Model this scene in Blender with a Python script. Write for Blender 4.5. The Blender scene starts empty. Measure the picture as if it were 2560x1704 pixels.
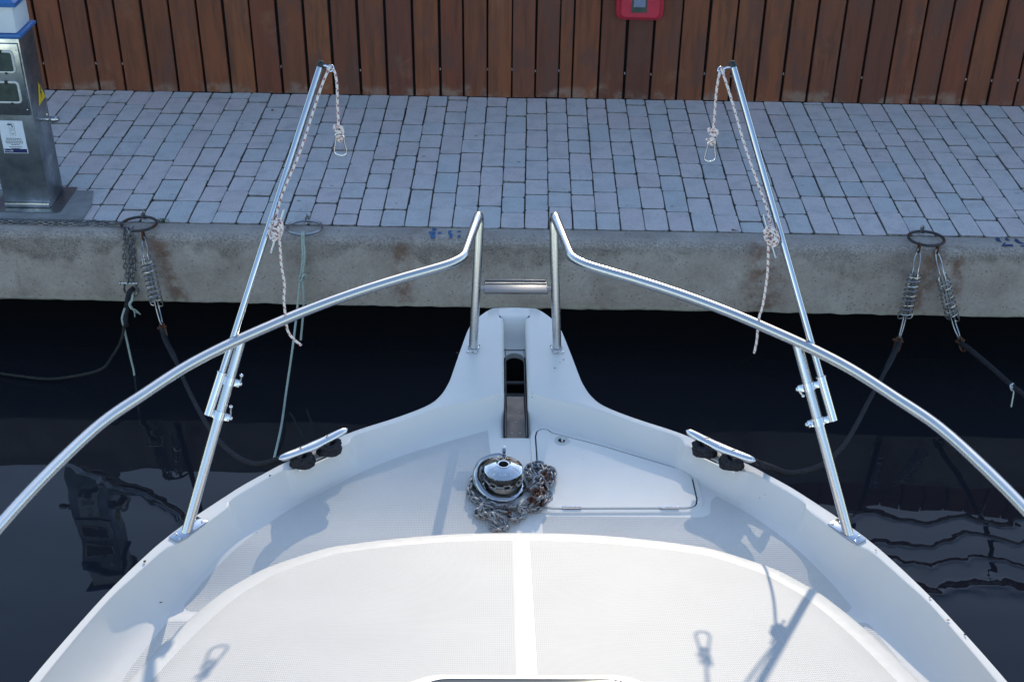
import bpy, bmesh, math, random
from mathutils import Vector, Matrix
random.seed(7)
S = bpy.context.scene
COL = S.collection
PI = math.pi
R_ = math.radians

# ------------------------------------------------------------------ camera model (fitted to the place)
F, PITCH, YAW, ROLL, CAMH = 3254.5, R_(32.035), R_(-0.5145), R_(0.774), 3.07
cp, sp = math.cos(PITCH), math.sin(PITCH)
FWD = Vector((math.sin(YAW)*cp, math.cos(YAW)*cp, -sp))
r0 = Vector((math.cos(YAW), -math.sin(YAW), 0)); u0 = r0.cross(FWD)
RT = r0*math.cos(ROLL) + u0*math.sin(ROLL)
UP = -r0*math.sin(ROLL) + u0*math.cos(ROLL)
EYE = Vector((0, 0, CAMH))
def ray(x, y): return RT*(x-1280) - UP*(y-852) + FWD*F
def pz(x, y, z): d = ray(x, y); return EYE + d*((z-CAMH)/d.z)       # survey: point on a level
def py(x, y, Y): d = ray(x, y); return EYE + d*(Y/d.y)              # survey: point at a distance
WATER = -0.77

# ------------------------------------------------------------------ mesh helpers
def cat(pts, n, closed=False):
    """Catmull-Rom through pts, n samples per span"""
    P = [Vector(p) for p in pts]; out = []; m = len(P)
    rng = m if closed else m-1
    for i in range(rng):
        if closed: p0, p1, p2, p3 = P[(i-1) % m], P[i], P[(i+1) % m], P[(i+2) % m]
        else:
            p1, p2 = P[i], P[i+1]
            p0 = P[i-1] if i else p1*2-p2
            p3 = P[i+2] if i+2 < m else p2*2-p1
        for k in range(n):
            t = k/n
            # centripetal-ish: plain uniform
            out.append(0.5*((2*p1)+(p2-p0)*t+(2*p0-5*p1+4*p2-p3)*t*t+(3*p1-p0-3*p2+p3)*t*t*t))
    if not closed: out.append(P[-1].copy())
    return out
def resample(pts, step, closed=False):
    P = [Vector(p) for p in pts]
    if closed: P = P+[P[0]]
    L = [0]
    for a, b in zip(P, P[1:]): L.append(L[-1]+(b-a).length)
    n = max(2, int(round(L[-1]/step))); out = []; j = 0
    for i in range(n if closed else n+1):
        s = L[-1]*i/n
        while j < len(L)-2 and L[j+1] < s: j += 1
        d = L[j+1]-L[j]
        out.append(P[j].lerp(P[j+1], 0 if d == 0 else (s-L[j])/d))
    return out
def fillet(pts, radii, n=7):
    """polyline with rounded corners"""
    P = [Vector(p) for p in pts]; out = [P[0]]
    for i in range(1, len(P)-1):
        r = radii[i-1]; a = (P[i-1]-P[i]); b = (P[i+1]-P[i]); la, lb = a.length, b.length
        a /= la; b /= lb
        ang = a.angle(b); t = min(r/math.tan(ang/2), la*.49, lb*.49)
        A, B = P[i]+a*t, P[i]+b*t
        for k in range(n+1):
            u = k/n; out.append(A*(1-u)**2+P[i]*2*u*(1-u)+B*u*u)
    out.append(P[-1]); return out

class MB:
    def __init__(s, off=None): s.v = []; s.f = []; s.m = []; s.c = {}; s.off = off or Vector((0, 0, 0)); s.sm = []
    def vert(s, p): s.v.append(Vector(p)); return len(s.v)-1
    def face(s, idx, m=0, smooth=True): s.f.append(idx); s.m.append(m); s.sm.append(smooth)
    def loft(s, rows, m=0, close_u=False, close_v=False, smooth=True, flip=False):
        n = len(rows[0]); b = len(s.v)
        for r in rows:
            for p in r: s.v.append(Vector(p))
        R = len(rows)
        for i in range(R if close_v else R-1):
            for j in range(n if close_u else n-1):
                q = [b+i*n+j, b+i*n+(j+1) % n, b+((i+1) % R)*n+(j+1) % n, b+((i+1) % R)*n+j]
                if flip: q.reverse()
                s.face(q, m, smooth)
        return b
    def poly(s, pts, m=0, smooth=False):
        b = len(s.v)
        for p in pts: s.v.append(Vector(p))
        s.face(list(range(b, b+len(pts))), m, smooth)
    def prism(s, pts, z0, z1, m=0, cap0=True):
        """vertical prism over a polygon of (x,y) counter-clockwise"""
        n = len(pts); b = len(s.v)
        for z in (z0, z1):
            for p in pts: s.v.append(Vector((p[0], p[1], z)))
        for i in range(n): s.face([b+i, b+(i+1) % n, b+n+(i+1) % n, b+n+i], m, False)
        s.face([b+n+i for i in range(n)], m, False)
        if cap0: s.face([b+i for i in reversed(range(n))], m, False)
    def box(s, c, size, M=None, m=0, bev=0):
        sx, sy, sz = size[0]/2, size[1]/2, size[2]/2
        bm = bmesh.new(); bmesh.ops.create_cube(bm, size=1)
        for v in bm.verts: v.co = Vector((v.co.x*2*sx, v.co.y*2*sy, v.co.z*2*sz))
        if bev: bmesh.ops.bevel(bm, geom=bm.edges[:], offset=bev, segments=2, affect='EDGES', profile=.5)
        T = Matrix.Translation(Vector(c))
        if M is not None: T = T @ M.to_4x4()
        s.add_bm(bm, T, m); bm.free()
    def add_bm(s, bm, T=Matrix.Identity(4), m=0, smooth=False):
        b = len(s.v); bm.verts.ensure_lookup_table(); bm.verts.index_update()
        for v in bm.verts: s.v.append(T @ v.co)
        for f in bm.faces: s.face([b+v.index for v in f.verts], m, smooth)
    def lathe(s, prof, c=(0, 0, 0), n=32, M=None, m=0, a0=0, a1=2*PI):
        full = abs(a1-a0-2*PI) < 1e-6
        rows = []
        for r, z in prof:
            row = []
            for k in range(n if full else n+1):
                a = a0+(a1-a0)*k/n
                p = Vector((r*math.cos(a), r*math.sin(a), z))
                if M is not None: p = M @ p
                row.append(p+Vector(c))
            rows.append(row)
        s.loft(rows, m, close_u=full)
    def tube(s, path, r, n=10, m=0, closed=False, caps=True, twist=0, fleck=0, flat=None, rfun=None):
        P = [Vector(p) for p in path]; N = len(P); T = []
        for i in range(N):
            a = P[i-1] if (i or closed) else P[i]
            b = P[(i+1) % N] if (i < N-1 or closed) else P[i]
            t = (b-a); T.append(t.normalized() if t.length > 1e-9 else Vector((0, 0, 1)))
        up = Vector((0, 0, 1)) if abs(T[0].z) < .9 else Vector((1, 0, 0))
        nrm = (up-T[0]*up.dot(T[0])).normalized(); rows = []; frames = []
        for i in range(N):
            if i:
                nrm = (nrm-T[i]*nrm.dot(T[i]))
                if nrm.length < 1e-6: nrm = T[i].orthogonal()
                nrm.normalize()
            frames.append(nrm.copy())
        fix = 0
        if closed:
            e = frames[-1]-T[0]*frames[-1].dot(T[0]); e.normalize()
            fix = math.atan2(e.cross(frames[0]).dot(T[0]), e.dot(frames[0]))
        L = 0; b0 = len(s.v)
        for i in range(N):
            if i: L += (P[i]-P[i-1]).length
            bn = T[i].cross(frames[i]); row = []
            rr = rfun(i/(N-1)) if rfun else r
            for k in range(n):
                a = 2*PI*k/n+(fix*i/N if closed else 0)
                q = rr
                if twist: q = rr*(0.74+.32*abs(math.cos(1.5*(a-L/(twist)*2*PI))))
                ca, sa = math.cos(a), math.sin(a)
                if flat: ca *= flat[0]; sa *= flat[1]
                row.append(P[i]+(frames[i]*ca+bn*sa)*q)
                if fleck:
                    ph = (L/fleck+(0.5 if (k*2//n) else 0)) % 1
                    s.c[len(s.v)+len(rows)*0+k] = 0
            rows.append(row)
        s.loft(rows, m, close_u=True, close_v=closed)
        if fleck:
            L = 0
            for i in range(N):
                if i: L += (P[i]-P[i-1]).length
                for k in range(n):
                    q4 = k*4//n
                    ph = (L/fleck+q4*.25) % 1
                    s.c[b0+i*n+k] = 1.0 if ph < .26 and (k % max(1, n//4)) < max(1, n//4)*.75 else 0.0
        if caps and not closed:
            s.face([b0+k for k in reversed(range(n))], m, False)
            e = b0+(N-1)*n
            s.face([e+k for k in range(n)], m, False)
    def torus(s, c, R, r, M=None, n=40, k=10, m=0, stretch=0):
        path = []
        for i in range(n):
            a = 2*PI*i/n
            p = Vector((R*math.cos(a), R*math.sin(a), 0))
            if stretch: p.x += stretch*(1 if math.cos(a) > 1e-6 else (-1 if math.cos(a) < -1e-6 else 0))
            if M is not None: p = M @ p
            path.append(p+Vector(c))
        s.tube(path, r, k, m, closed=True)
    def sphere(s, c, r, m=0, n=12, sc=(1, 1, 1), M=None):
        rows = []
        for i in range(n//2+1):
            a = PI*i/(n//2); row = []
            for k in range(n):
                b = 2*PI*k/n
                p = Vector((math.sin(a)*math.cos(b)*sc[0], math.sin(a)*math.sin(b)*sc[1], -math.cos(a)*sc[2]))*r
                if M is not None: p = M @ p
                row.append(p+Vector(c))
            rows.append(row)
        s.loft(rows, m, close_u=True)
    def build(s, name, mats, parent=None, auto=35, attr=None):
        me = bpy.data.meshes.new(name)
        off = s.off
        me.from_pydata([tuple(p-off) for p in s.v], [], s.f)
        if not isinstance(mats, (list, tuple)): mats = [mats]
        for mt in mats: me.materials.append(mt)
        me.polygons.foreach_set('material_index', s.m)
        me.polygons.foreach_set('use_smooth', s.sm)
        if s.c:
            at = me.attributes.new('tint', 'FLOAT', 'POINT')
            at.data.foreach_set('value', [s.c.get(i, 0.0) for i in range(len(s.v))])
        me.validate(); me.update()
        if auto:
            try: me.set_sharp_from_angle(angle=R_(auto))
            except Exception: pass
        o = bpy.data.objects.new(name, me); COL.objects.link(o)
        if parent is not None: o.parent = parent
        else: o.location = off
        return o
def thing(name, label, category, loc=(0, 0, 0), group=None):
    o = bpy.data.objects.new(name, None); COL.objects.link(o); o.location = loc
    o.empty_display_size = .1
    return tag(o, label, category, group)
def tag(o, label, category, group=None):
    o['label'] = label; o['category'] = category
    if group: o['group'] = group
    return o
def struct(o, kind='structure'): o['kind'] = kind; return o
def relabel(root, label): root['label'] = label
def dup(root, loc=None, label=None, rotz=None):
    c = root.copy(); COL.objects.link(c)
    if loc is not None: c.location = loc
    if rotz is not None: c.rotation_euler = (0, 0, rotz)
    if label: c['label'] = label
    for ch in [x for x in bpy.data.objects if x.parent == root]:
        d = ch.copy(); COL.objects.link(d); d.parent = c
        for g in [x for x in bpy.data.objects if x.parent == ch]:
            e = g.copy(); COL.objects.link(e); e.parent = d
    return c

# ------------------------------------------------------------------ materials
def mat(name): 
    m = bpy.data.materials.new(name); m.use_nodes = True
    nt = m.node_tree; b = nt.nodes['Principled BSDF']; return m, nt, b
def N(nt, t, **kw):
    n = nt.nodes.new(t)
    for k, v in kw.items():
        if k in n.inputs: n.inputs[k].default_value = v
        else: setattr(n, k, v)
    return n
def coords(nt): return nt.nodes.new('ShaderNodeTexCoord').outputs['Object']
def noise(nt, vec, scale, detail=4, rough=.55, dim=None):
    n = N(nt, 'ShaderNodeTexNoise'); n.inputs['Scale'].default_value = scale; n.inputs['Detail'].default_value = detail
    n.inputs['Roughness'].default_value = rough
    if vec is not None: nt.links.new(vec, n.inputs['Vector'])
    return n.outputs['Fac']
def ramp(nt, fac, stops):
    r = N(nt, 'ShaderNodeValToRGB'); e = r.color_ramp.elements
    while len(e) > 1: e.remove(e[-1])
    e[0].position = stops[0][0]; c = stops[0][1]; e[0].color = (*c, 1) if len(c) == 3 else c
    for p, c in stops[1:]:
        x = e.new(p); x.color = (*c, 1)
    nt.links.new(fac, r.inputs['Fac']); return r.outputs['Color']
def g(v): return (v, v, v)
def mixc(nt, fac, a, b, mode='MIX'):
    m = N(nt, 'ShaderNodeMix', data_type='RGBA', blend_type=mode)
    for sock, val in ((m.inputs[0], fac), (m.inputs[6], a), (m.inputs[7], b)):
        if hasattr(val, 'is_linked') or hasattr(val, 'links'): nt.links.new(val, sock)
        else: sock.default_value = val if not isinstance(val, tuple) else (*val, 1)
    return m.outputs[2]
def math_(nt, op, a, b=None, c=None):
    m = N(nt, 'ShaderNodeMath', operation=op)
    for i, v in enumerate((a, b, c)):
        if v is None: continue
        if isinstance(v, (int, float)): m.inputs[i].default_value = v
        else: nt.links.new(v, m.inputs[i])
    return m.outputs[0]
def mapr(nt, v, a, b, c=0, d=1):
    m = N(nt, 'ShaderNodeMapRange'); m.interpolation_type = 'SMOOTHSTEP'
    nt.links.new(v, m.inputs[0])
    for i, x in zip((1, 2, 3, 4), (a, b, c, d)): m.inputs[i].default_value = x
    return m.outputs[0]
def bump(nt, b, h, strength=.3, dist=.01, prev=None):
    n = N(nt, 'ShaderNodeBump'); n.inputs['Strength'].default_value = strength; n.inputs['Distance'].default_value = dist
    nt.links.new(h, n.inputs['Height'])
    if prev is not None: nt.links.new(prev, n.inputs['Normal'])
    nt.links.new(n.outputs['Normal'], b.inputs['Normal']); return n.outputs['Normal']
def simple(name, col, rough=.5, metal=0, var=.12, scale=30, bumps=0, bscale=200, spec=None, coat=0, rvar=0):
    m, nt, b = mat(name); v = coords(nt)
    f = noise(nt, v, scale)
    lo = tuple(max(0, c*(1-var)) for c in col); hi = tuple(min(1, c*(1+var)) for c in col)
    nt.links.new(ramp(nt, f, [(.3, lo), (.7, hi)]), b.inputs['Base Color'])
    b.inputs['Metallic'].default_value = metal; b.inputs['Roughness'].default_value = rough
    if rvar:
        f2 = noise(nt, v, scale*2.3, 6)
        nt.links.new(mapr(nt, f2, .3, .7, max(.02, rough-rvar), rough+rvar), b.inputs['Roughness'])
    if spec is not None: b.inputs['Specular IOR Level'].default_value = spec
    if coat: b.inputs['Coat Weight'].default_value = coat
    if bumps: bump(nt, b, noise(nt, v, bscale, 5), bumps, .004)
    return m
def sep(nt, v):
    s = N(nt, 'ShaderNodeSeparateXYZ'); nt.links.new(v, s.inputs[0]); return s.outputs

def m_gelcoat(name='gelcoat', col=(.745, .712, .665)):
    m, nt, b = mat(name); v = coords(nt)
    f = noise(nt, v, 3.5, 5); f2 = noise(nt, v, 55, 6, .65)
    c = ramp(nt, f, [(.35, tuple(x*.955 for x in col)), (.65, col)])
    dirt = mapr(nt, f2, .66, .82, 0, .16)
    c = mixc(nt, dirt, c, (.52, .49, .42))
    stn = math_(nt, 'MULTIPLY', mapr(nt, noise(nt, v, 8, 7, .72), .56, .74), .13)
    c = mixc(nt, stn, c, (.50, .45, .36))
    sp_ = N(nt, 'ShaderNodeTexVoronoi'); sp_.inputs['Scale'].default_value = 26; nt.links.new(v, sp_.inputs['Vector'])
    dots = mapr(nt, sp_.outputs['Distance'], .045, .075, 1, 0)
    gate = mapr(nt, noise(nt, v, 9, 2), .60, .66)
    c = mixc(nt, math_(nt, 'MULTIPLY', math_(nt, 'MULTIPLY', dots, gate), .55), c, (.22, .18, .14))
    nt.links.new(c, b.inputs['Base Color'])
    b.inputs['Roughness'].default_value = .4; b.inputs['Coat Weight'].default_value = .12; b.inputs['Coat Roughness'].default_value = .22
    nt.links.new(mapr(nt, f2,   .3, .7, .34, .46), b.inputs['Roughness'])
    bump(nt, b, noise(nt, v, 5, 2), .012, .02)
    return m
def m_nonskid(name, col, period, strength=.55):
    m, nt, b = mat(name); v = coords(nt); x, y, z = sep(nt, v)
    k = 2*PI/period
    a = math_(nt, 'MULTIPLY', math_(nt, 'ADD', x, math_(nt, 'MULTIPLY', y, .58)), k)
    c = math_(nt, 'MULTIPLY', math_(nt, 'SUBTRACT', x, math_(nt, 'MULTIPLY', y, .58)), k)
    h = math_(nt, 'MULTIPLY', math_(nt, 'SINE', a), math_(nt, 'SINE', c))
    h = mapr(nt, h, -.35, .55)
    f = noise(nt, v, 6, 6, .6); f2 = noise(nt, v, 90, 5, .7)
    base = ramp(nt, f, [(.3, tuple(q*.93 for q in col)), (.7, col)])
    base = mixc(nt, mapr(nt, f2, .62, .85, 0, .22), base, (.42, .40, .36))
    grime = mixc(nt, math_(nt, 'MULTIPLY', math_(nt, 'SUBTRACT', 1, h), .28), base, (.45, .44, .42))
    nt.links.new(grime, b.inputs['Base Color']); b.inputs['Roughness'].default_value = .55
    bump(nt, b, h, strength, period*.18)
    return m
def m_concrete():
    m, nt, b = mat('concrete'); v = coords(nt); x, y, z = sep(nt, v)
    f = noise(nt, v, 3.4, 9, .68); fine = noise(nt, v, 60, 6, .7)
    c = ramp(nt, f, [(.26, (.25, .20, .17)), (.45, (.38, .318, .275)), (.58, (.43, .37, .325)), (.75, (.56, .49, .44))])
    c = mixc(nt, mapr(nt, fine, .35, .7, 0, .35), c, (.17, .165, .16))
    # aggregate pits
    vo = N(nt, 'ShaderNodeTexVoronoi'); vo.inputs['Scale'].default_value = 40; nt.links.new(v, vo.inputs['Vector'])
    pit = math_(nt, 'MULTIPLY', mapr(nt, vo.outputs['Distance'], .10, .17, 1, 0), mapr(nt, noise(nt, v, 14, 3), .36, .52))
    c = mixc(nt, math_(nt, 'MULTIPLY', pit, .8), c, (.05, .045, .04))
    # dark growth below the arris, running down in tongues
    mp = N(nt, 'ShaderNodeMapping'); mp.inputs['Scale'].default_value = (1, 1, .3); nt.links.new(v, mp.inputs['Vector'])
    tong = noise(nt, mp.outputs[0], 3.2, 7, .62)
    low = math_(nt, 'SUBTRACT', math_(nt, 'MULTIPLY', tong, .52), .17)      # depth of growth
    d = math_(nt, 'ADD', math_(nt, 'ADD', z, .015), low)
    grow = math_(nt, 'MULTIPLY', mapr(nt, d, -.035, .02), mapr(nt, z, -.012, -.045))
    grain = mapr(nt, noise(nt, v, 105, 8, .8), .40, .60, .25, 1)
    grow = math_(nt, 'MULTIPLY', grow, math_(nt, 'MULTIPLY', grain, mapr(nt, noise(nt, v, 9, 5, .65), .34, .60, .35, 1)))
    grow = math_(nt, 'MULTIPLY', grow, mapr(nt, noise(nt, v, 1.1, 3), .38, .55, .5, 1))
    c = mixc(nt, math_(nt, 'MULTIPLY', grow, .76), c, (.06, .05, .04))
    # rust runs under the iron rings
    tot = None
    for cx, w, dx in ((-1.88, .085, .25), (2.09, .10, -.2), (2.2, .05, .1), (1.24, .17, 0), (-.62, .08, 0)):
        u = math_(nt, 'ABSOLUTE', math_(nt, 'SUBTRACT', math_(nt, 'ADD', x, math_(nt, 'MULTIPLY', z, dx)), cx))
        s1 = mapr(nt, u, w*.15, w, 1, 0)
        tot = s1 if tot is None else math_(nt, 'MAXIMUM', tot, s1)
    rn = mapr(nt, noise(nt, v, 11, 6, .7), .36, .62)
    face = mapr(nt, y, 5.93, 5.87)
    c = mixc(nt, math_(nt, 'MULTIPLY', math_(nt, 'MULTIPLY', tot, rn), math_(nt, 'MULTIPLY', face, .75)), c, (.14, .062, .032))
    stv = N(nt, 'ShaderNodeMapping'); stv.inputs['Scale'].default_value = (1, 1, .12); nt.links.new(v, stv.inputs['Vector'])
    run = math_(nt, 'MULTIPLY', mapr(nt, noise(nt, stv.outputs[0], 7, 6, .65), .58, .72), mapr(nt, y, 5.90, 5.86))
    c = mixc(nt, math_(nt, 'MULTIPLY', run, .5), c, (.15, .125, .10))
    # pale salt line at the bottom
    salt = math_(nt, 'MULTIPLY', mapr(nt, z, -.345, -.375), mapr(nt, noise(nt, v, 25, 5), .38, .55))
    c = mixc(nt, math_(nt, 'MULTIPLY', salt, .45), c, (.42, .43, .36))
    # worn top edge shows stones
    edge = math_(nt, 'MULTIPLY', mapr(nt, y, 5.905, 5.885), mapr(nt, z, -.06, -.02))
    st = mapr(nt, noise(nt, v, 95, 3, .6), .42, .6)
    c = mixc(nt, math_(nt, 'MULTIPLY', math_(nt, 'MULTIPLY', edge, st), .45), c, (.09, .085, .08))
    # blue paint left from berth numbers
    nt.links.new(c, b.inputs['Base Color']); b.inputs['Roughness'].default_value = .9
    hh = math_(nt, 'SUBTRACT', fine, math_(nt, 'MULTIPLY', pit, .8))
    bump(nt, b, hh, .55, .008)
    return m
def m_paver():
    m, nt, b = mat('paver'); v = coords(nt)
    at = N(nt, 'ShaderNodeAttribute'); at.attribute_name = 'tint'
    base = ramp(nt, at.outputs['Fac'], [(0, (.58, .475, .47)), (.25, (.64, .54, .53)), (.5, (.63, .55, .54)), (.72, (.59, .54, .53)), (.90, (.555, .535, .53)), (.95, (.50, .515, .515)), (1, (.63, .555, .53))])
    f = noise(nt, v, 85, 6, .8); f1 = noise(nt, v, 9, 5, .6)
    c = mixc(nt, mapr(nt, f, .38, .66, 0, .55), base, (.66, .64, .62), 'MIX')
    c = mixc(nt, mapr(nt, noise(nt, v, 120, 5, .8), .50, .64, 0, .6), c, (.33, .31, .305))
    c = mixc(nt, mapr(nt, f1, .42, .72, 0, .45), c, (.36, .345, .34))
    sp_ = N(nt, 'ShaderNodeTexVoronoi'); sp_.inputs['Scale'].default_value = 12; nt.links.new(v, sp_.inputs['Vector'])
    sm = math_(nt, 'MULTIPLY', mapr(nt, sp_.outputs['Distance'], .09, .15, 1, 0), mapr(nt, noise(nt, v, 3.1, 2), .58, .66))
    c = mixc(nt, math_(nt, 'MULTIPLY', sm, .6), c, (.075, .06, .055))
    nt.links.new(c, b.inputs['Base Color']); b.inputs['Roughness'].default_value = .88
    bump(nt, b, f, .5, .003)
    return m
def m_joint():
    m, nt, b = mat('paver_joint'); v = coords(nt)
    c = ramp(nt, noise(nt, v, 5, 7, .7), [(.40, (.06, .052, .045)), (.50, (.075, .068, .055)), (.57, (.035, .052, .02)), (.70, (.05, .08, .024))])
    nt.links.new(c, b.inputs['Base Color']); b.inputs['Roughness'].default_value = .95
    bump(nt, b, noise(nt, v, 240, 4), .6, .004); return m
def m_wood():
    m, nt, b = mat('hardwood'); v = coords(nt); x, y, z = sep(nt, v)
    at = N(nt, 'ShaderNodeAttribute'); at.attribute_name = 'tint'; t = at.outputs['Fac']
    cmb = N(nt, 'ShaderNodeCombineXYZ')
    nt.links.new(math_(nt, 'ADD', math_(nt, 'MULTIPLY', x, 16), math_(nt, 'MULTIPLY', t, 90)), cmb.inputs[0])
    nt.links.new(math_(nt, 'MULTIPLY', z, 1.3), cmb.inputs[2]); nt.links.new(math_(nt, 'MULTIPLY', t, 37), cmb.inputs[1])
    grain = noise(nt, cmb.outputs[0], 1.6, 8, .68)
    cm2 = N(nt, 'ShaderNodeCombineXYZ')
    nt.links.new(math_(nt, 'ADD', math_(nt, 'MULTIPLY', x, 5), math_(nt, 'MULTIPLY', t, 50)), cm2.inputs[0])
    nt.links.new(math_(nt, 'MULTIPLY', z, 2.4), cm2.inputs[2]); nt.links.new(t, cm2.inputs[1])
    blot = noise(nt, cm2.outputs[0], 1.3, 5, .6)
    base = ramp(nt, t, [(0, (.105, .033, .021)), (.2, (.158, .049, .023)), (.4, (.195, .060, .024)), (.55, (.160, .044, .022)), (.7, (.205, .068, .027)), (.85, (.122, .040, .027)), (1, (.190, .053, .022))])
    c = mixc(nt, mapr(nt, grain, .40, .70, 0, .75), base, (.075, .028, .016))
    c = mixc(nt, mapr(nt, blot, .46, .66, 0, .75), c, (.10, .043, .032))
    c = mixc(nt, mapr(nt, noise(nt, v, 3.5, 7, .7), .56, .74, 0, .4), c, (.23, .115, .065))
    # scuffed, silvered foot of the boards
    foot = math_(nt, 'MULTIPLY', mapr(nt, math_(nt, 'ADD', z, math_(nt, 'MULTIPLY', noise(nt, v, 7, 5), -.16)), .0, -.055), mapr(nt, noise(nt, v, 5, 5, .7), .45, .6))
    c = mixc(nt, math_(nt, 'MULTIPLY', foot, .45), c, (.27, .21, .17))
    scr = math_(nt, 'MULTIPLY', mapr(nt, noise(nt, cmb.outputs[0], 7, 4, .7), .70, .78), .35)
    c = mixc(nt, scr, c, (.2, .13, .1))
    nt.links.new(c, b.inputs['Base Color']); b.inputs['Roughness'].default_value = .62
    b.inputs['Specular IOR Level'].default_value = .35
    bump(nt, b, grain, .25, .003); return m
def m_steel(name='polished_steel', rough=.16, col=(.72, .72, .73), var=.08):
    m, nt, b = mat(name); v = coords(nt)
    f = noise(nt, v, 14, 6, .6); f2 = noise(nt, v, 22, 5)
    nt.links.new(ramp(nt, f, [(.3, tuple(c*.95 for c in col)), (.7, col)]), b.inputs['Base Color'])
    b.inputs['Metallic'].default_value = 1
    nt.links.new(mapr(nt, f2, .3, .75, max(.03, rough-var*.5), rough+var), b.inputs['Roughness'])
    return m
def m_brushed():
    m, nt, b = mat('brushed_steel'); v = coords(nt); x, y, z = sep(nt, v)
    cloud = noise(nt, v, 5.5, 5, .6); 
    c = ramp(nt, cloud, [(.30, (.12, .145, .165)), (.5, (.30, .325, .345)), (.68, (.52, .535, .55))])
    nt.links.new(c, b.inputs['Base Color']); b.inputs['Metallic'].default_value = .9
    nt.links.new(mapr(nt, cloud, .3, .7, .42, .24), b.inputs['Roughness'])
    return m
def m_chain(name, c1, c2, rust=.5):
    m, nt, b = mat(name); v = coords(nt)
    f = noise(nt, v, 14, 4, .6); f2 = noise(nt, v, 170, 4)
    base = ramp(nt, f2, [(.3, c1), (.7, c2)])
    c = mixc(nt, mapr(nt, f, rust, rust+.1), base, (.115, .048, .028))
    nt.links.new(c, b.inputs['Base Color']); b.inputs['Metallic'].default_value = .55
    nt.links.new(mapr(nt, f, rust, rust+.1, .42, .8), b.inputs['Roughness'])
    bump(nt, b, f2, .3, .002); return m
def m_water():
    m, nt, b = mat('harbour_water'); v = coords(nt)
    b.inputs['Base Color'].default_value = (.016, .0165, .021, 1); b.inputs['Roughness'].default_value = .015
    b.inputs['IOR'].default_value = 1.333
    mp = N(nt, 'ShaderNodeMapping'); mp.inputs['Scale'].default_value = (.55, 1.0, 1); nt.links.new(v, mp.inputs['Vector'])
    h = noise(nt, mp.outputs[0], 1.6, 2, .4)
    h2 = noise(nt, mp.outputs[0], 5, 2, .4)
    hh = math_(nt, 'ADD', h, math_(nt, 'MULTIPLY', h2, .10))
    n1 = bump(nt, b, hh, .35, .035)
    # long low wakelets: a few meandering ridges
    x, y, z = sep(nt, v); tot = None
    wob = noise(nt, v, 2.6, 3, .5); wob2 = noise(nt, v, 14, 2, .5)
    wv = math_(nt, 'ADD', math_(nt, 'MULTIPLY', math_(nt, 'SUBTRACT', wob, .5), .42), math_(nt, 'MULTIPLY', math_(nt, 'SUBTRACT', wob2, .5), .03))
    for y0, sl, xa, xb, w, am in ((4.66, 0, 1.2, 1.5, .016, 1), (4.50, .12, 1.3, 1.6, .016, 1), (4.345, 0, 1.4, 1.7, .014, .8), (4.20, -.06, 1.4, 1.8, .034, 2.4), (4.64, -.62, -2.2, -2.0, .030, 2.2)):
        yy = math_(nt, 'ADD', y, wv)
        u = math_(nt, 'SUBTRACT', yy, math_(nt, 'ADD', math_(nt, 'MULTIPLY', math_(nt, 'SUBTRACT', x, (2.0 if y0*0+xa > 0 else -1.65)), sl), y0))
        q = math_(nt, 'DIVIDE', u, w); e = math_(nt, 'EXPONENT', math_(nt, 'MULTIPLY', math_(nt, 'MULTIPLY', q, q), -1))
        e = math_(nt, 'MULTIPLY', math_(nt, 'MULTIPLY', e, mapr(nt, x, xa, xb)), am)
        if xa < 0: e = math_(nt, 'MULTIPLY', e, mapr(nt, x, -1.2, -1.45))
        tot = e if tot is None else math_(nt, 'ADD', tot, e)
    bump(nt, b, tot, 1.0, .0022, n1)
    return m
def m_fleck():
    m, nt, b = mat('flecked_cord'); v = coords(nt)
    at = N(nt, 'ShaderNodeAttribute'); at.attribute_name = 'tint'
    c = mixc(nt, mapr(nt, at.outputs['Fac'], .35, .7), (.72, .65, .62), (.30, .11, .11))
    c = mixc(nt, mapr(nt, noise(nt, v, 300, 3), .4, .8, 0, .25), c, (.5, .45, .42))
    nt.links.new(c, b.inputs['Base Color']); b.inputs['Roughness'].default_value = .85
    bump(nt, b, noise(nt, v, 900, 2), .4, .001); return m

GEL = m_gelcoat(); GELR = m_gelcoat('roof_gelcoat', (.615, .602, .58))
SKID = m_nonskid('deck_non_skid', (.665, .64, .605), .0085, .6)
SKIDR = m_nonskid('roof_non_skid', (.525, .518, .508), .0085, .55)
CONC = m_concrete(); PAV = m_paver(); JOINT = m_joint(); WOOD = m_wood()
STEEL = m_steel('polished_steel', .12, (.49, .51, .55), .012); RAILS = m_steel('rail_steel', .27, (.60, .60, .60), .015); CHROME = m_steel('chrome', .06, (.70, .70, .71), .02)
GALV = m_steel('galvanised', .32, (.42, .42, .435), .1)
BRUSH = m_brushed()
DULL = m_steel('dull_steel', .45, (.40, .38, .36), .12)
IRON = m_chain('rusty_iron', (.035, .032, .034), (.09, .085, .085), .55)
RUST = m_chain('rust', (.06, .032, .022), (.13, .065, .04), .45)
ANCH = m_chain('anchor_chain_steel', (.13, .132, .15), (.47, .455, .44), .545)
CHN = m_chain('dark_chain', (.05, .05, .055), (.26, .26, .27), .68)
ROPE = simple('dark_rope', (.032, .031, .036), .95, var=.6, scale=160, bumps=.6, bscale=500)
for _m in (ROPE,): _m.node_tree.nodes['Principled BSDF'].inputs['Specular IOR Level'].default_value = .2
ROPEG = simple('pale_green_rope', (.36, .42, .38), .9, var=.2, scale=120, bumps=.4, bscale=600)
ROPED = simple('dull_green_rope', (.020, .023, .021), .95, var=.5, scale=90, bumps=.5, bscale=500)
WHITE = simple('white_cord', (.66, .66, .64), .85, var=.12, scale=150, bumps=.3, bscale=600)
FLECK = m_fleck()
BLACKP = simple('black_plastic', (.015, .015, .017), .4, var=.3)
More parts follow.
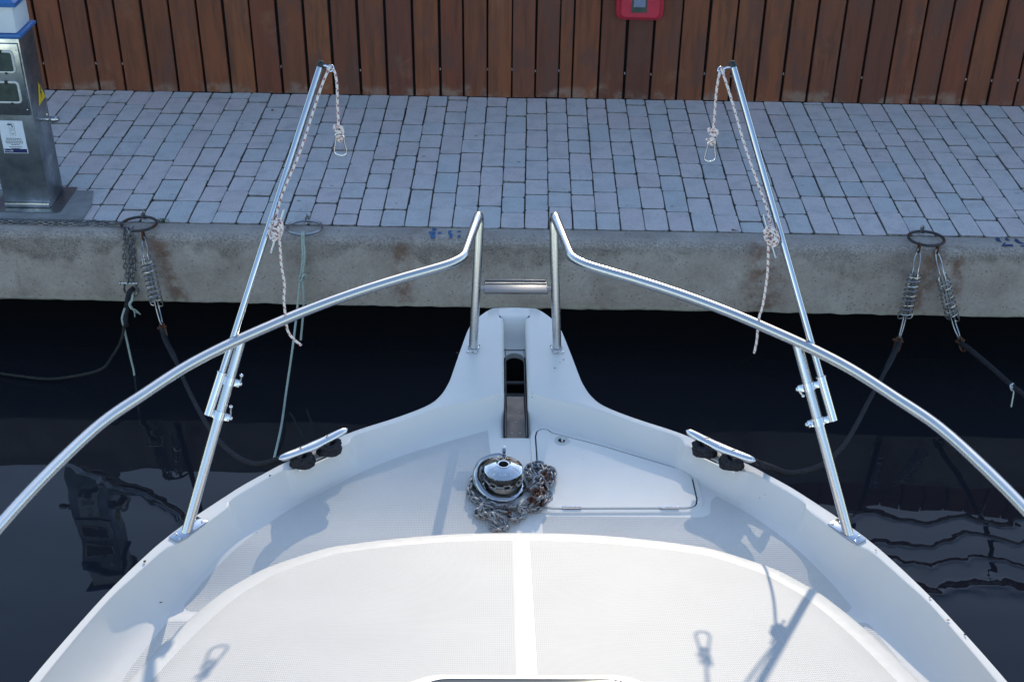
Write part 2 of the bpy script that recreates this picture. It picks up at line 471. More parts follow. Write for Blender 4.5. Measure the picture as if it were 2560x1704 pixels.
DARK = simple('dark_void', (.016, .016, .018), .95)
BLUE = simple('blue_plastic', (.03, .13, .36), .38, var=.1, scale=8)
LAMPW = simple('white_plastic', (.66, .70, .74), .35, var=.06, scale=6)
CREAM = simple('cream_plastic', (.58, .58, .54), .45, var=.08)
GLASSD = simple('meter_pane', (.060, .075, .062), .12, var=.25, scale=25)
RED = simple('red_cabinet_plastic', (.42, .022, .045), .42, var=.12, scale=12, rvar=.08)
YEL = simple('yellow_sign', (.72, .48, .02), .45, var=.08)
SIGNW = simple('white_sign', (.70, .74, .80), .4, var=.05)
NAVY = simple('navy_print', (.012, .018, .10), .5)
INK = simple('dark_print', (.03, .035, .05), .6)
PAINT = simple('worn_blue_paint', (.055, .135, .27), .8, var=.45, scale=60)
PAINTD = simple('dark_blue_paint', (.025, .055, .15), .8, var=.5, scale=70)
ACRYL = simple('smoked_acrylic', (.012, .014, .02), .06)
LEAF = simple('weed_leaf', (.045, .105, .022), .7, var=.45, scale=80)
DEBRIS = simple('dry_debris', (.10, .075, .05), .9, var=.5, scale=300)
GROUND = simple('gravel_ground', (.24, .23, .21), .95, var=.25, scale=4, bumps=.4, bscale=60)
CHANNEL = m_steel('tray_steel', .38, (.15, .135, .125), .1)
GREYP = simple('grey_rubber', (.05, .05, .055), .6)

# ------------------------------------------------------------------ the setting
def sheet(name, x0, x1, y0, y1, z, m, nx=1, ny=1):
    b = MB(); b.loft([[(x0+(x1-x0)*i/nx, y0+(y1-y0)*j/ny, z) for i in range(nx+1)] for j in range(ny+1)], 0, smooth=False)
    return b.build(name, m)
struct(sheet('ground', -400, 400, 8.2, 600, -.02, GROUND))
def shade_hillside():  # unseen slope added beyond the fence; its crest casts soft shade over the bow
    b = MB(); rnd = random.Random(21); rows = []
    for j, (y, z) in enumerate(((24, -.03), (29, 4.5), (34, 10.2), (38, 14.4), (40, 15.83), (46, 16.2), (70, 17), (160, 18))):
        row = []
        for i in range(61):
            x = -60+2*i; k = 1-.55*sstep(28, 60, abs(x-3)); n = 0 if j in (0, 4) else rnd.uniform(-.35, .25)
            row.append((x, y+(0 if j in (0, 4) else rnd.uniform(-.6, .6)), z*k+n-(.3 if j > 4 else 0)))
        rows.append(row)
    b.loft(rows, 0)
    return b.build('shade_hillside', simple('shade_hillside_scrub', (.11, .10, .06), .95, var=.5, scale=.6))
def sstep(a, b_, x):
    t = max(0, min(1, (x-a)/(b_-a))); return t*t*(3-2*t)
struct(shade_hillside())
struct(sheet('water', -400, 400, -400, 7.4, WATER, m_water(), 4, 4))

# pavement: rows of tumbled pavers, 0.1245 m between courses
def pavement():
    b = MB(); P = .1245; x0 = -.744
    y0, y1 = 6.0, 7.814
    b.loft([[(-9.1, y0-.004, -.016), (9.1, y0-.004, -.016)], [(-9.1, 8.3, -.016), (9.1, 8.3, -.016)]], 1, smooth=False)
    rnd = random.Random(3)
    for k in range(-66, 79):
        xa = x0+P*k
        y = y0 + rnd.uniform(-.004, .003); first = True
        while y < y1-.012:
            ln = (rnd.choice((.255, .19, .13, .22, .255, .16)) if first else rnd.choice((.255, .255, .19, .19))) + rnd.uniform(-.004, .004)
            first = False
            ye = min(y+ln, y1-.002+rnd.uniform(-.004, .003))
            if y1-ye < .035: ye = y1-.002
            gx = .0011+abs(rnd.gauss(0, .0011)); gy = .0012+abs(rnd.gauss(0, .0016))
            xl, xr, yl, yr = xa+gx, xa+P-gx, y+gy, ye-gy
            if yr-yl < .015: break
            # skip the pavers buried in the mortar at the pedestal foot
            h = rnd.uniform(-.003, .003); tx, ty = rnd.uniform(-.01, .01), rnd.uniform(-.008, .008)
            t = rnd.random(); t = t if rnd.random() < .75 else rnd.choice((.8, .9, .95))
            c = .0022; j = lambda: rnd.uniform(-.0018, .0018)
            outer = []; 
            # outline with clipped corners and slightly wavy sides
            cc = .006+rnd.random()*.006
            pts = [(xl+cc, yl), ((xl+xr)/2, yl), (xr-cc, yl), (xr, yl+cc), (xr, (yl+yr)/2), (xr, yr-cc), (xr-cc, yr), ((xl+xr)/2, yr), (xl+cc, yr), (xl, yr-cc), (xl, (yl+yr)/2), (xl, yl+cc)]
            pts = [(px+j(), py_+j()) for px, py_ in pts]
            cx, cy = (xl+xr)/2, (yl+yr)/2
            def zz(px, py_): return h+tx*(px-cx)+ty*(py_-cy)
            ins = [(cx+(px-cx)*(1-2*c/(xr-xl)), cy+(py_-cy)*(1-2*c/(yr-yl))) for px, py_ in pts]
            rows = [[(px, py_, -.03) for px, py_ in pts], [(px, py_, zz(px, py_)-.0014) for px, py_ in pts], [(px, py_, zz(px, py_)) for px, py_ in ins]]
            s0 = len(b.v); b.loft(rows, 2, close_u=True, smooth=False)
            b.face([s0+24+i for i in range(12)], 0, False)
            for i in range(s0, len(b.v)): b.c[i] = t
            y = ye
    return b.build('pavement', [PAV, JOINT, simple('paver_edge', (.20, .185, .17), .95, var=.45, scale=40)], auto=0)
struct(pavement())

# quay: concrete beam with a rounded arris, open shadow beneath
def quay():
    b = MB(); rnd = random.Random(11)
    prof = [(6.0, -.03), (5.998, -.004), (5.94, 0), (5.905, -.001), (5.885, -.006), (5.868, -.016), (5.857, -.03), (5.85, -.05), (5.847, -.12), (5.845, -.2), (5.842, -.3), (5.84, -.372), (5.846, -.385), (6.0, -.39), (6.6, -.39)]
    rows = []
    nx = 420
    for i in range(nx+1):
        x = -9.1+18.2*i/nx; row = []
        for k, (y, z) in enumerate(prof):
            w = .0025 if 3 <= k <= 8 else .0012
            row.append((x, y+rnd.uniform(-w, w)+.002*math.sin(x*2.1+k), z+rnd.uniform(-w, w)*(.4 if k < 11 else 2.6)))
        rows.append(row)
    b.loft(rows, 0)
    # back wall of the void
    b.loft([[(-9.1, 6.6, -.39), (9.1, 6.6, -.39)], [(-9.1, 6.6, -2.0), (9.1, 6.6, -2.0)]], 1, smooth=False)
    for x in (-9.1, 9.1): b.poly([(x, 6.0, -.03), (x, 5.86, -.03), (x, 5.84, -.38), (x, 8.2, -.38), (x, 8.2, -.03)], 0)
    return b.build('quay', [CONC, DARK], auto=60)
struct(quay())

# mortar bed round the pedestal
def mortar():
    b = MB(); pts = [(-3.4, 6.0), (-2.285, 6.0), (-2.285, 6.17), (-2.325, 6.345), (-3.4, 6.345)]
    b.prism(pts, -.02, .0068, 0)
    return b.build('pedestal_footing', simple('mortar', (.25, .247, .243), .92, var=.18, scale=14, bumps=.4, bscale=160))
tag(mortar(), 'smooth grey mortar pad under the steel service pedestal', 'footing')

# blue berth marks: flat paint on the coping
def paint_mark(name, label, quads, m):
    b = MB()
    for q in quads:
        b.poly([pz(x, y, .0015) if True else None for x, y in q], 0)
    return tag(b.build(name, m), label, 'paint mark')
def Q(x0, y0, x1, y1): return [(x0, y1), (x1, y1), (x1, y0), (x0, y0)]
def cpt(x, y): return (1040+x/14.725, 550+y/14.725)
paint_mark('berth_number', 'worn bright blue berth number flaking off the coping left of the bow', [
    [cpt(480, 520), cpt(540, 520), cpt(540, 690), cpt(700, 660), cpt(705, 410), cpt(475, 420)],
    [cpt(580, 375), cpt(740, 400), cpt(770, 310), cpt(600, 300)],
    [cpt(800, 510), cpt(940, 515), cpt(950, 430), cpt(810, 430)],
    [cpt(1180, 520), cpt(1230, 560), cpt(1230, 680), cpt(1330, 660), cpt(1360, 520), cpt(1300, 470), cpt(1310, 380), cpt(1180, 390)],
    [cpt(1520, 460), cpt(1640, 450), cpt(1650, 390), cpt(1520, 395)],
    [cpt(1530, 650), cpt(1640, 650), cpt(1630, 540), cpt(1540, 550)]], PAINT)
def cpr(x, y): return (2440+x/19.63, 570+y/19.63)
paint_mark('berth_number', 'dark blue painted berth number on the coping at the far right', [
    [cpr(970, 580), cpr(1050, 650), cpr(1280, 700), cpr(1180, 590), cpr(1150, 480), cpr(980, 450)],
    [cpr(1430, 580), cpr(1550, 610), cpr(1670, 630), cpr(1600, 540), cpr(1450, 470)],
    [cpr(1230, 890), cpr(1850, 890), cpr(1780, 790), cpr(1420, 800), cpr(1450, 690), cpr(1400, 690), cpr(1320, 800)],
    [cpr(1880, 580), cpr(1960, 680), cpr(2100, 750), cpr(2356, 770), cpr(2500, 770), cpr(2500, 735), cpr(2300, 730), cpr(2150, 660), cpr(2040, 540), cpr(1920, 510)],
    [cpr(2180, 870), cpr(2250, 900), cpr(2520, 900), cpr(2520, 830), cpr(2200, 830)]], PAINTD)

# ------------------------------------------------------------------ timber fence
def fence():
    root = thing('wooden_fence', 'tall reddish brown hardwood fence of vertical boards along the quay', 'fence', (0, 7.81, 0))
    Y = 7.81; gaps = [py(x, y, Y).x for x, y in
        [(1280+c/2.761, 200) for c in (158, 318, 410)]]
    px_gap = [184, 249.9, 315.4, 381, 448, 514.6, 580, 643, 707.7, 773, 837, 904, 970, 1036.6, 1101.8, 1160, 1218.4, 1279, 1337, 1395, 1428.5, 1492.6, 1558, 1623, 1689, 1755, 1821.5, 1885.6,
              1950, 2015, 2080, 2144.5, 2209.7, 2274, 2338, 2402, 2466, 2531]
    xs = [py(p, 222+p*.0186 if True else 0, Y).x for p in px_gap]
    pitch = .1635
    while xs[0] > -8.9: xs.insert(0, xs[0]-pitch)
    while xs[-1] < 8.9: xs.append(xs[-1]+pitch)
    b = MB(off=Vector((0, Y, 0))); rnd = random.Random(5); clips = MB(off=Vector((0, Y, 0)))
    for xa, xb in zip(xs, xs[1:]):
        w = rnd.uniform(.0065, .0098) if abs(xa) > .4 else rnd.uniform(.004, .006)
        l, r = xa+w, xb-w; top = (1.5 if xa < .4 else 1.80)+rnd.uniform(-.004, .004); t = rnd.random()
        bot = rnd.uniform(.0015, .006); d = rnd.uniform(-.002, .002); s0 = len(b.v); c = .003
        nz = 9; rows = []
        bow = rnd.uniform(-.0025, .0025)
        for i in range(nz+1):
            z = bot+(top-bot)*i/nz; o = bow*math.sin(PI*i/nz)
            rows.append([(l+o, Y+.03, z), (l+o, Y+d+c, z), (l+c+o, Y+d, z), (r-c+o, Y+d, z), (r+o, Y+d+c, z), (r+o, Y+.03, z)])
        b.loft(rows, 0, smooth=False)
        b.poly([rows[-1][k] for k in (0, 1, 2, 3, 4, 5)], 0); b.poly([rows[0][k] for k in (5, 4, 3, 2, 1, 0)], 0)
        for i in range(s0, len(b.v)): b.c[i] = t
        for zc in (.172,):
            if rnd.random() < .45: b.box((xa, Y+.012, zc+rnd.uniform(-.012, .012)), (.008, .01, .014), m=1)
    b.build('board_panel', [WOOD, GALV], root, auto=0)
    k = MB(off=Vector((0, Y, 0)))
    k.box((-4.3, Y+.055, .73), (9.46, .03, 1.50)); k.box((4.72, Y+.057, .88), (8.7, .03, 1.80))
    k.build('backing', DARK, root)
    return root
fence()

# red cabinet on the fence
def red_cabinet():
    c = Vector((.678, 7.81, .53)); root = thing('hose_cabinet', 'red plastic safety cabinet with rounded corners hung on the fence', 'cabinet', c)
    b = MB(off=c)
    def rr(w, h, y, r, cx, zc, n=6):
        out = []
        for sx, sz, a0 in ((1, -1, -PI/2), (1, 1, 0), (-1, 1, PI/2), (-1, -1, PI)):
            for k in range(n+1):
                a = a0+PI/2*k/n
                out.append((cx+sx*(w/2-r)+r*math.cos(a), y, zc+sz*(h/2-r)+r*math.sin(a)))
        return out
    H = .52; zc = c.z+H/2+.005; cx = c.x
    rows = [rr(.272, H, 7.808, .04, cx, zc), rr(.288, H+.012, 7.795, .045, cx, zc), rr(.288, H+.012, 7.765, .045, cx, zc), rr(.272, H-.004, 7.75, .04, cx, zc), rr(.256, H-.02, 7.746, .035, cx, zc), rr(.244, H-.032, 7.728, .032, cx, zc), rr(.225, H-.05, 7.718, .028, cx, zc)]
    b.loft(rows, 0, close_u=True); b.poly(list(rows[-1]), 0)
    body = b.build('body', RED, root, auto=40)
    w = MB(off=c); w.box((cx-.008, 7.7165, .655), (.092, .006, .13), bev=.002); f = w.build('window', GLASSD, root)
    w = MB(off=c); w.box((cx-.008, 7.7125, .665), (.07, .004, .08)); w.build('label_card', simple('faded_card', (.16, .18, .26), .5), f)
red_cabinet()

# ------------------------------------------------------------------ service pedestal
def pedestal():
    c = Vector((-2.60, 6.23, .007)); root = thing('service_pedestal', 'stainless steel water and power pedestal with blue cap at quay edge', 'pedestal', c)
    x0, x1, ya, yb = -2.725, -2.482, 6.125, 6.335
    b = MB(off=c); b.prism([(x0-.06, ya-.058), (x1+.045, ya-.058), (x1+.062, ya-.04), (x1+.062, yb+.04), (x0-.06, yb+.04)], .007, .0115); b.build('base_plate', BRUSH, root)
    b = MB(off=c)
    b.box(((x0+x1)/2, (ya+yb)/2, .012+.455), (x1-x0, yb-ya, .91), bev=.006)
    b.box(((x0+x1)/2, ya-.006, .026), (x1-x0-.006, .012, .022), bev=.003)
    b.build('column', BRUSH, root)
    # upper door
    b = MB(off=c); b.box(((x0+x1)/2, ya-.008, .715), (x1-x0-.014, .014, .372), bev=.004)
    door = b.build('meter_door', BRUSH, root)
    b = MB(off=c)
    for z in (.56, .87):
        b = MB(off=c); b.sphere((x1-.018, ya-.016, z), .004); b.build('screw', CHROME, door)
    for zc in (.81, .653):
        b = MB(off=c); cx = x1-.125; w, h, t = .17, .105, .011
        ring = fillet([(cx-w/2, ya-.018, zc), (cx-w/2, ya-.018, zc+h/2), (cx+w/2, ya-.018, zc+h/2), (cx+w/2, ya-.018, zc-h/2), (cx-w/2, ya-.018, zc-h/2), (cx-w/2, ya-.018, zc)], [.018]*4)
        b.tube(ring[:-1], .0065, 8, closed=True, flat=(1, 1))
        b.box((cx+.03, ya-.021, zc+h/2), (.016, .008, .016), m=1); b.box((cx+.04, ya-.021, zc-h/2-.004), (.014, .01, .012), m=1, bev=.003)
        fr = b.build('meter_window', [CREAM, BLACKP], root)
        b = MB(off=c); b.box((cx, ya-.0185, zc), (w-.008, .006, h-.008)); b.build('pane', GLASSD, fr)
    b = MB(off=c); b.box(((x0+x1)/2+.004, (ya+yb)/2, .935), (x1-x0+.026, yb-ya+.026, .018), bev=.006); b.build('collar', BLUE, root)
    b = MB(off=c); b.box(((x0+x1)/2+.002, (ya+yb)/2, 1.014), (x1-x0-.012, yb-ya-.012, .140), bev=.012); b.build('lamp_housing', LAMPW, root)
    b = MB(off=c); e = .022; z0 = 1.084; X0, X1, Y0, Y1 = x0-e, x1+e, ya-e, yb+e
    r1 = [(X0, Y0, z0), (X1, Y0, z0), (X1, Y1, z0), (X0, Y1, z0)]; r2 = [(p[0], p[1], z0+.02) for p in r1]
    cxm, cym = (X0+X1)/2, (Y0+Y1)/2; r3 = [(cxm+(p[0]-cxm)*.12, cym+(p[1]-cym)*.12, z0+.085) for p in r1]
    b.loft([r1, r2, r3], 0, close_u=True, smooth=False); b.poly(r3, 0); b.poly(list(reversed(r1)), 0); b.build('cap', BLUE, root)
    # hazard triangle on the right side
    b = MB(off=c); X = x1+.0015
    b.prism([(0, 0)]*0+[(0, 0), (1, 0), (1, 1)], 0, .001) if False else None
    b.poly([(X, 6.212, .538), (X, 6.326, .548), (X, 6.262, .648)]); s = b.build('warning_sign', YEL, root)
    b = MB(off=c); X += .001
    b.poly([(X, 6.272, .618), (X, 6.262, .585), (X, 6.270, .585), (X, 6.262, .560), (X, 6.283, .592), (X, 6.273, .593), (X, 6.280, .618)]); b.build('lightning_mark', INK, s)
    # notice on the front
    b = MB(off=c); yf = ya-.002; L, Rr, B, T = -2.668, -2.545, .318, .495
    b.box(((L+Rr)/2, yf, (B+T)/2), (Rr-L, .003, T-B)); nt_ = b.build('notice', SIGNW, root)
    b = MB(off=c); y = yf-.003
    def line(xa, xb, za, zb): b.poly([(xa, y, za), (xb, y, za), (xb, y, zb), (xa, y, zb)])
    w = Rr-L
    rnd = random.Random(2)
    for i, (fa, fb) in enumerate(((.2, .82), (.2, .84), (.14, .88), (.18, .86), (.36, .70), (.27, .78), (.34, .70))):
        z = .398-i*.0085-(.004 if i > 4 else 0); x = L+w*fa
        while x < L+w*fb:
            l = rnd.uniform(.004, .013); line(x, min(x+l, L+w*fb), z, z+.0034); x += l+.0022
    for zc in (.468, .432):       # two little pictogram frames
        xa, xb = L+w*.42, L+w*.64
        for (p, q, r, s_) in ((xa, xb, zc-.0155, zc-.0145), (xa, xb, zc+.0145, zc+.0155), (xa, xa+.001, zc-.0155, zc+.0155), (xb-.001, xb, zc-.0155, zc+.0155)): line(p, q, r, s_)
    line(L+w*.36, L+w*.54, .472, .479); line(L+w*.53, L+w*.57, .458, .474); line(L+w*.49, L+w*.57, .424, .428)
    for k in range(8):
        a = PI*k/7; cx_, cz_ = L+w*.53, .434
        line(cx_+.009*math.cos(a)-.0008, cx_+.009*math.cos(a)+.0008, cz_+.009*math.sin(a)-.0008, cz_+.009*math.sin(a)+.0008)
    b.build('printing', INK, nt_)
    b = MB(off=c); b.box(((L+Rr)/2, yf-.0012, B+.0135), (w-.008, .003, .021)); b.build('footer_band', NAVY, nt_)
    cu = bpy.data.curves.new('footer_text', 'FONT'); cu.body = 'PortsIB'; cu.size = .014; cu.extrude = .0003
    to = bpy.data.objects.new('footer_text', cu); COL.objects.link(to)
    dg = bpy.context.evaluated_depsgraph_get(); me = bpy.data.meshes.new_from_object(to.evaluated_get(dg)); bpy.data.objects.remove(to)
    me.transform(Matrix.Translation(Vector((L+.006, yf-.0034, B+.009))-c) @ Matrix.Rotation(PI/2, 4, 'X'))
    me.materials.clear(); me.materials.append(SIGNW); tx = bpy.data.objects.new('footer_text', me); COL.objects.link(tx); tx.parent = nt_
    # water taps either side
    for sx, xw in ((1, x1), (-1, x0)):
        b = MB(off=c); M = Matrix.Rotation(PI/2*sx, 3, 'Y')
        prof = [(.0, -.002), (.013, -.002), (.013, .012), (.010, .014), (.010, .03), (.014, .032), (.014, .046), (.011, .048), (.013, .056), (.0175, .06), (.0175, .082), (.013, .086), (.013, .094), (.0, .094)]
        b.lathe(prof, (xw, 6.205, .473), 18, M)
        b.box((xw+sx*.038, 6.205, .493), (.012, .01, .022), bev=.002)
        b.build('water_tap', GALV, root)
pedestal()

# ------------------------------------------------------------------ mooring rings
def mooring_ring(label, c, m):
    root = thing('mooring_ring', label, 'mooring ring', c, 'mooring rings along the quay')
    b = MB(); tilt = Matrix.Rotation(R_(-3), 3, 'X')
    b.torus((0, 0, .004), .088, .0075, tilt, 56, 10); b.build('ring', m, root)
    b = MB(); e = [(-.006, .086, -.03), (-.006, .086, .02), (0, .088, .031), (.006, .09, .02), (.006, .096, -.03)]
    b.tube(cat(e, 5), .0058, 8); b.lathe([(0, .001), (.016, .001), (.015, .004), (0, .005)], (0, .092, -.013), 14)
    b.build('eye_bolt', GALV, root)
    return root
RINGS = [(-1.971, 5.938, .016), (-1.121, 5.930, .016), (2.049, 5.930, .016)]
mooring_ring('rusty iron mooring ring holding chains beside the steel pedestal', RINGS[0], IRON)
mooring_ring('clean grey steel mooring ring with a thin pale green line tied to it', RINGS[1], GALV)
mooring_ring('brown iron mooring ring holding two coil springs at the right', RINGS[2], IRON)

def link_loop(b, c, M, L=.03, W=.02, r=.003, m=0, n=14, k=6):
    b.torus(c, W/2-r, r, M, n, k, m, stretch=(L-W)/2)
def chain_along(b, pts, L=.028, W=.019, r=.0028, roll0=0.3, jitter=0, m=0, rnd=None, n=14, k=6):
    P = resample(pts, L-2*r-.0006)
    for i in range(len(P)-1):
        a, c = P[i], P[i+1]; t = (c-a).normalized()
        up = Vector((0, 0, 1)) if abs(t.z) < .92 else Vector((0, 1, 0))
        s = t.cross(up).normalized(); u = s.cross(t)
        ang = roll0+(PI/2 if i % 2 else 0)+(rnd.uniform(-jitter, jitter) if rnd else 0)
        y = s*math.cos(ang)+u*math.sin(ang); z = t.cross(y)
        if rnd and jitter:
            pass
        M = Matrix((t, y, z)).transposed()
        link_loop(b, (a+c)/2, M, L, W, r, m, n, k)

# ------------------------------------------------------------------ spring snubbers
def spring(label, top, bot, ring_pt, end_pt, yaw, bright):
    """compression snubber hanging from a ring: coil, two U rods, shackles"""
    root = thing('mooring_spring', label, 'mooring spring', ring_pt, 'coil spring snubbers hanging from the quay rings')
    off = Vector(ring_pt); T, B = Vector(top), Vector(bot); d = (B-T); L = d.length; d.normalize()
    s = d.cross(Vector((0, 1, 0))).normalized()
    s = (Matrix.Rotation(yaw, 3, d) @ s); u = d.cross(s)
    R = .032
    b = MB(off=off); path = []; turns = 9
    for i in range(turns*18+1):
        a = 2*PI*i/18; f = i/(turns*18)
        f2 = f if .06 < f < .94 else (f*.5+.03 if f <= .06 else .94+(f-.94)*.5)
        path.append(T+d*(L*f2)+(s*math.cos(a)+u*math.sin(a))*R)
    b.tube(path, .0038, 7); b.build('coil', GALV, root)
    rp, ep = Vector(ring_pt), Vector(end_pt)
    # rod looping at the ring and hooking under the foot of the coil
    b = MB(off=off)
    tt = rp-Vector((0, 0, .03)); up = (T-tt).normalized()
    w = .014
    p = [B+d*.012+s*w*3.1-d*.03, B+d*.012+s*w*2.6, B+s*w*1.0+d*.012, B-d*.02+s*w, T+s*w, tt+up*.05+s*w*1.2, tt+s*w*.5, tt-up*.012, tt-s*w*.5, tt+up*.05-s*w*1.2, T-s*w, B-d*.02-s*w, B-s*w*1.0+d*.012, B+d*.012-s*w*2.6, B+d*.012-s*w*3.1-d*.03]
    b.tube(cat(p, 4), .0034, 7); b.build('upper_rod', bright, root)
    b = MB(off=off); ed = (ep-B).normalized(); w2 = .012
    p = [T-d*.012+u*w2*2.8+d*.028, T-d*.012+u*w2*2.3, T-d*.012+u*w2*.9, T+d*.02+u*w2*.9, B+u*w2*.9, ep-ed*.03+u*w2*.7, ep-ed*.006+u*w2*.35, ep, ep-ed*.006-u*w2*.35, ep-ed*.03-u*w2*.7, B-u*w2*.9, T+d*.02-u*w2*.9, T-d*.012-u*w2*.9, T-d*.012-u*w2*2.3, T-d*.012-u*w2*2.8+d*.028]
    b.tube(cat(p, 4), .0034, 7); b.build('lower_rod', bright, root)
    # shackles
    b = MB(off=off)
    Mx = Matrix(((0, 0, 1), (0, 1, 0), (-1, 0, 0)))
    b.torus(rp+Vector((0, .002, -.014)), .014, .005, Matrix.Rotation(PI/2, 3, 'Y'), 20, 8, stretch=.010)
    b.build('upper_shackle', RUST, root)
    b = MB(off=off)
    y = ed; z = u; x = ed.cross(u).normalized()
    M = Matrix((ed, u, ed.cross(u))).transposed()
    b.torus(ep+ed*.030, .016, .0058, Matrix((ed, ed.cross(u).normalized(), u)).transposed(), 20, 8, stretch=.022)
    b.tube([ep+ed*.012-x*.028, ep+ed*.012+x*.022], .005, 8)
    b.sphere(ep+ed*.012+x*.028, .009)
    b.build('lower_shackle', RUST, root)
    return root
SPY = 5.775
spring('coil spring with steel hooks hanging from the rusty ring beside the hanging chain', py(366, 648, SPY), py(391, 757, SPY-.02), py(357, 583, 5.852), py(405, 812, 5.70), .4, GALV)
spring('inner coil spring leaning left under the brown ring at the right', py(2287, 684, SPY), py(2263, 789, SPY-.02), py(2299, 613, 5.852), py(2248, 846, 5.70), -.2, GALV)
spring('outer coil spring leaning right under the brown ring at the right', py(2357, 694, SPY), py(2381, 794, SPY-.02), py(2345, 616, 5.852), py(2399, 846, 5.70), .9, GALV)

# ------------------------------------------------------------------ chains at the left ring
def hanging_chain():
    rnd = random.Random(4); top = py(320, 585, 5.848); bot = py(325, 707, 5.80)
    root = thing('mooring_chain', 'dark chain hanging in doubled strands from the rusty ring', 'chain', top)
    b = MB(off=top)
    for k, dx in enumerate((-.020, .004, .022)):
        a = top+Vector((dx*.9, (0, -.012, -.004)[k], .012)); m = (top+bot)/2+Vector((dx*1.1, -.006+.006*k, 0)); e = bot+Vector((dx*.5, 0, .0))
        chain_along(b, cat([a+Vector((0, .03, .012)), a, m, e], 8),   .036, .0245, .0043, .3+k, .25, 0, rnd)
    b.build('links', CHN, root)
    b = MB(off=top)
    # bow shackle
    sh = [bot+Vector((-.030, 0, .0)), bot+Vector((-.030, 0, -.012)), bot+Vector((-.036, 0, -.040)), bot+Vector((-.022, 0, -.068)), bot+Vector((0, 0, -.078)), bot+Vector((.022, 0, -.068)), bot+Vector((.036, 0, -.040)), bot+Vector((.030, 0, -.012)), bot+Vector((.030, 0, 0))]
    b.tube(cat(sh, 5), .006, 8); b.tube([bot+Vector((-.048, 0, -.002)), bot+Vector((.036, 0, -.002))], .0055, 8); b.sphere(bot+Vector((-.052, 0, -.002)), .009); b.sphere(bot+Vector((.036, 0, -.002)), .009)
    b.build('bow_shackle', GALV, root)
hanging_chain()
def edge_chain():
    rnd = random.Random(9); P0 = py(308, 563, 5.87)
    root = thing('coping_chain', 'doubled thin chain lying along the coping at the pedestal foot', 'chain', P0)
    b = MB(off=P0)
    for k, (dy, ys) in enumerate(((.0, 0), (-.024, 3))):
        pts = []
        for i, px in enumerate(range(308, -1300, -60)):
            p = pz(px, 564+ys-(308-px)*.052 + 0, .010)
            y = 5.968+dy+.006*math.sin(i*1.3+k*2)
            pts.append(Vector((p.x, y if i else 5.93, .010+(.012 if i == 0 else 0))))
        chain_along(b, cat(pts, 6), .034, .0225, .0036, .6+k*.5, .3, 0, rnd)
    b.build('links', CHN, root)
edge_chain()

# ------------------------------------------------------------------ mooring lines
def line_thing(name, label, cat_, paths, group=None):
    """paths: list of (part, pts, radius, material, kwargs); first point is the base"""
    base = Vector(paths[0][1][0]); root = thing(name, label, cat_, base, group)
    for part, pts, r, m, kw in paths:
        b = MB(off=base); q = resample(cat(pts, 10), kw.pop('step', .012))
        b.tube(q, r, kw.pop('n', 10), **kw); b.build(part, m, root, auto=0)
    return root
def pths(l): return [py(p[0], p[1], Y) for p, Y in l]
BOAT_O = Vector((.0005, 2.70, 0)); BYAW = R_(1.4); BM = Matrix.Translation(BOAT_O) @ Matrix.Rotation(BYAW, 4, 'Z')
def W(x, y, z): return BM @ Vector((x, y, z))
def wraps(side):
    """turns of rope round the two legs of a cleat"""
    pts = []
    A, Bm = Vector((side*.552, .357, 0)), Vector((side*.622, .300, 0))
    ax = (Bm-A).normalized(); nrm = Vector((ax.y, -ax.x, 0))
    if nrm.y > 0: nrm = -nrm           # towards the deck
    return A, Bm, ax, nrm
def cleat_rope(side, out_pts, name, label):
    A, B, ax, nr = wraps(side); z = .792
    base = out_pts[0]; root = thing(name, label, 'mooring rope', base, 'dark mooring ropes')
    b = MB(off=base)
    q = resample(cat(out_pts, 10), .010)
    b.tube(q, .0105, 12, twist=.05, rfun=lambda f: .0098+(.0045*max(0, min(1, (.16-f)/.05)) if f < .16 else 0))
    b.build('rope', ROPE, root, auto=0)
    b = MB(off=base); c0 = (A+B)/2
    for leg, sgn, zz in ((A, -1, .787), (B, 1, .785)):
        path = []
        for i in range(15):
            a = PI*2*i/14
            r_ = .0235
            p = leg+ax*(math.cos(a)*r_*1.15)+nr*(math.sin(a)*r_+.006); path.append(W(p.x, p.y, zz+.004*math.sin(a*2)))
        b.tube(path, .0125, 12, closed=False, twist=.045, caps=True)
        p2 = [leg+nr*-.012+ax*sgn*-.03, leg+nr*.026+ax*sgn*-.012, leg+nr*.030+ax*sgn*.012, leg+nr*.012+ax*sgn*.030]
        b.tube(resample(cat([W(p.x, p.y, zz+.016) for p in p2], 6), .006), .0105, 12, twist=.045)
    p = [A-ax*.02-nr*.022, A-nr*.030, c0-nr*.027, B-nr*.030, B+ax*.02-nr*.02]
    b.tube(resample(cat([W(q_.x, q_.y, .79) for q_ in p], 8), .006), .0125, 12, twist=.045)
    b.build('cleat_turns', ROPE, root, auto=0)
    return root
cleat_rope(-1, pths([((405, 822), 5.69), ((414, 850), 5.62), ((440, 902), 5.28), ((471, 974), 4.78), ((521, 1066), 4.15), ((575, 1128), 3.72), ((640, 1160), 3.34)])+[W(-.655, .318, .79), W(-.60, .345, .79)],
           'mooring_rope', 'dark mooring rope running from the spring beside the hanging chain to the left cleat')
cleat_rope(1, pths([((2246, 858), 5.69), ((2228, 898), 5.42), ((2200, 952), 5.08), ((2172, 1002), 4.75), ((2139, 1065), 4.3), ((2106, 1117), 3.95), ((2054, 1162), 3.6), ((1981, 1182), 3.3)])+[W(.72, .285, .782), W(.65, .32, .79), W(.60, .345, .79)],
           'mooring_rope', 'dark mooring rope running from the inner right spring to the right cleat')
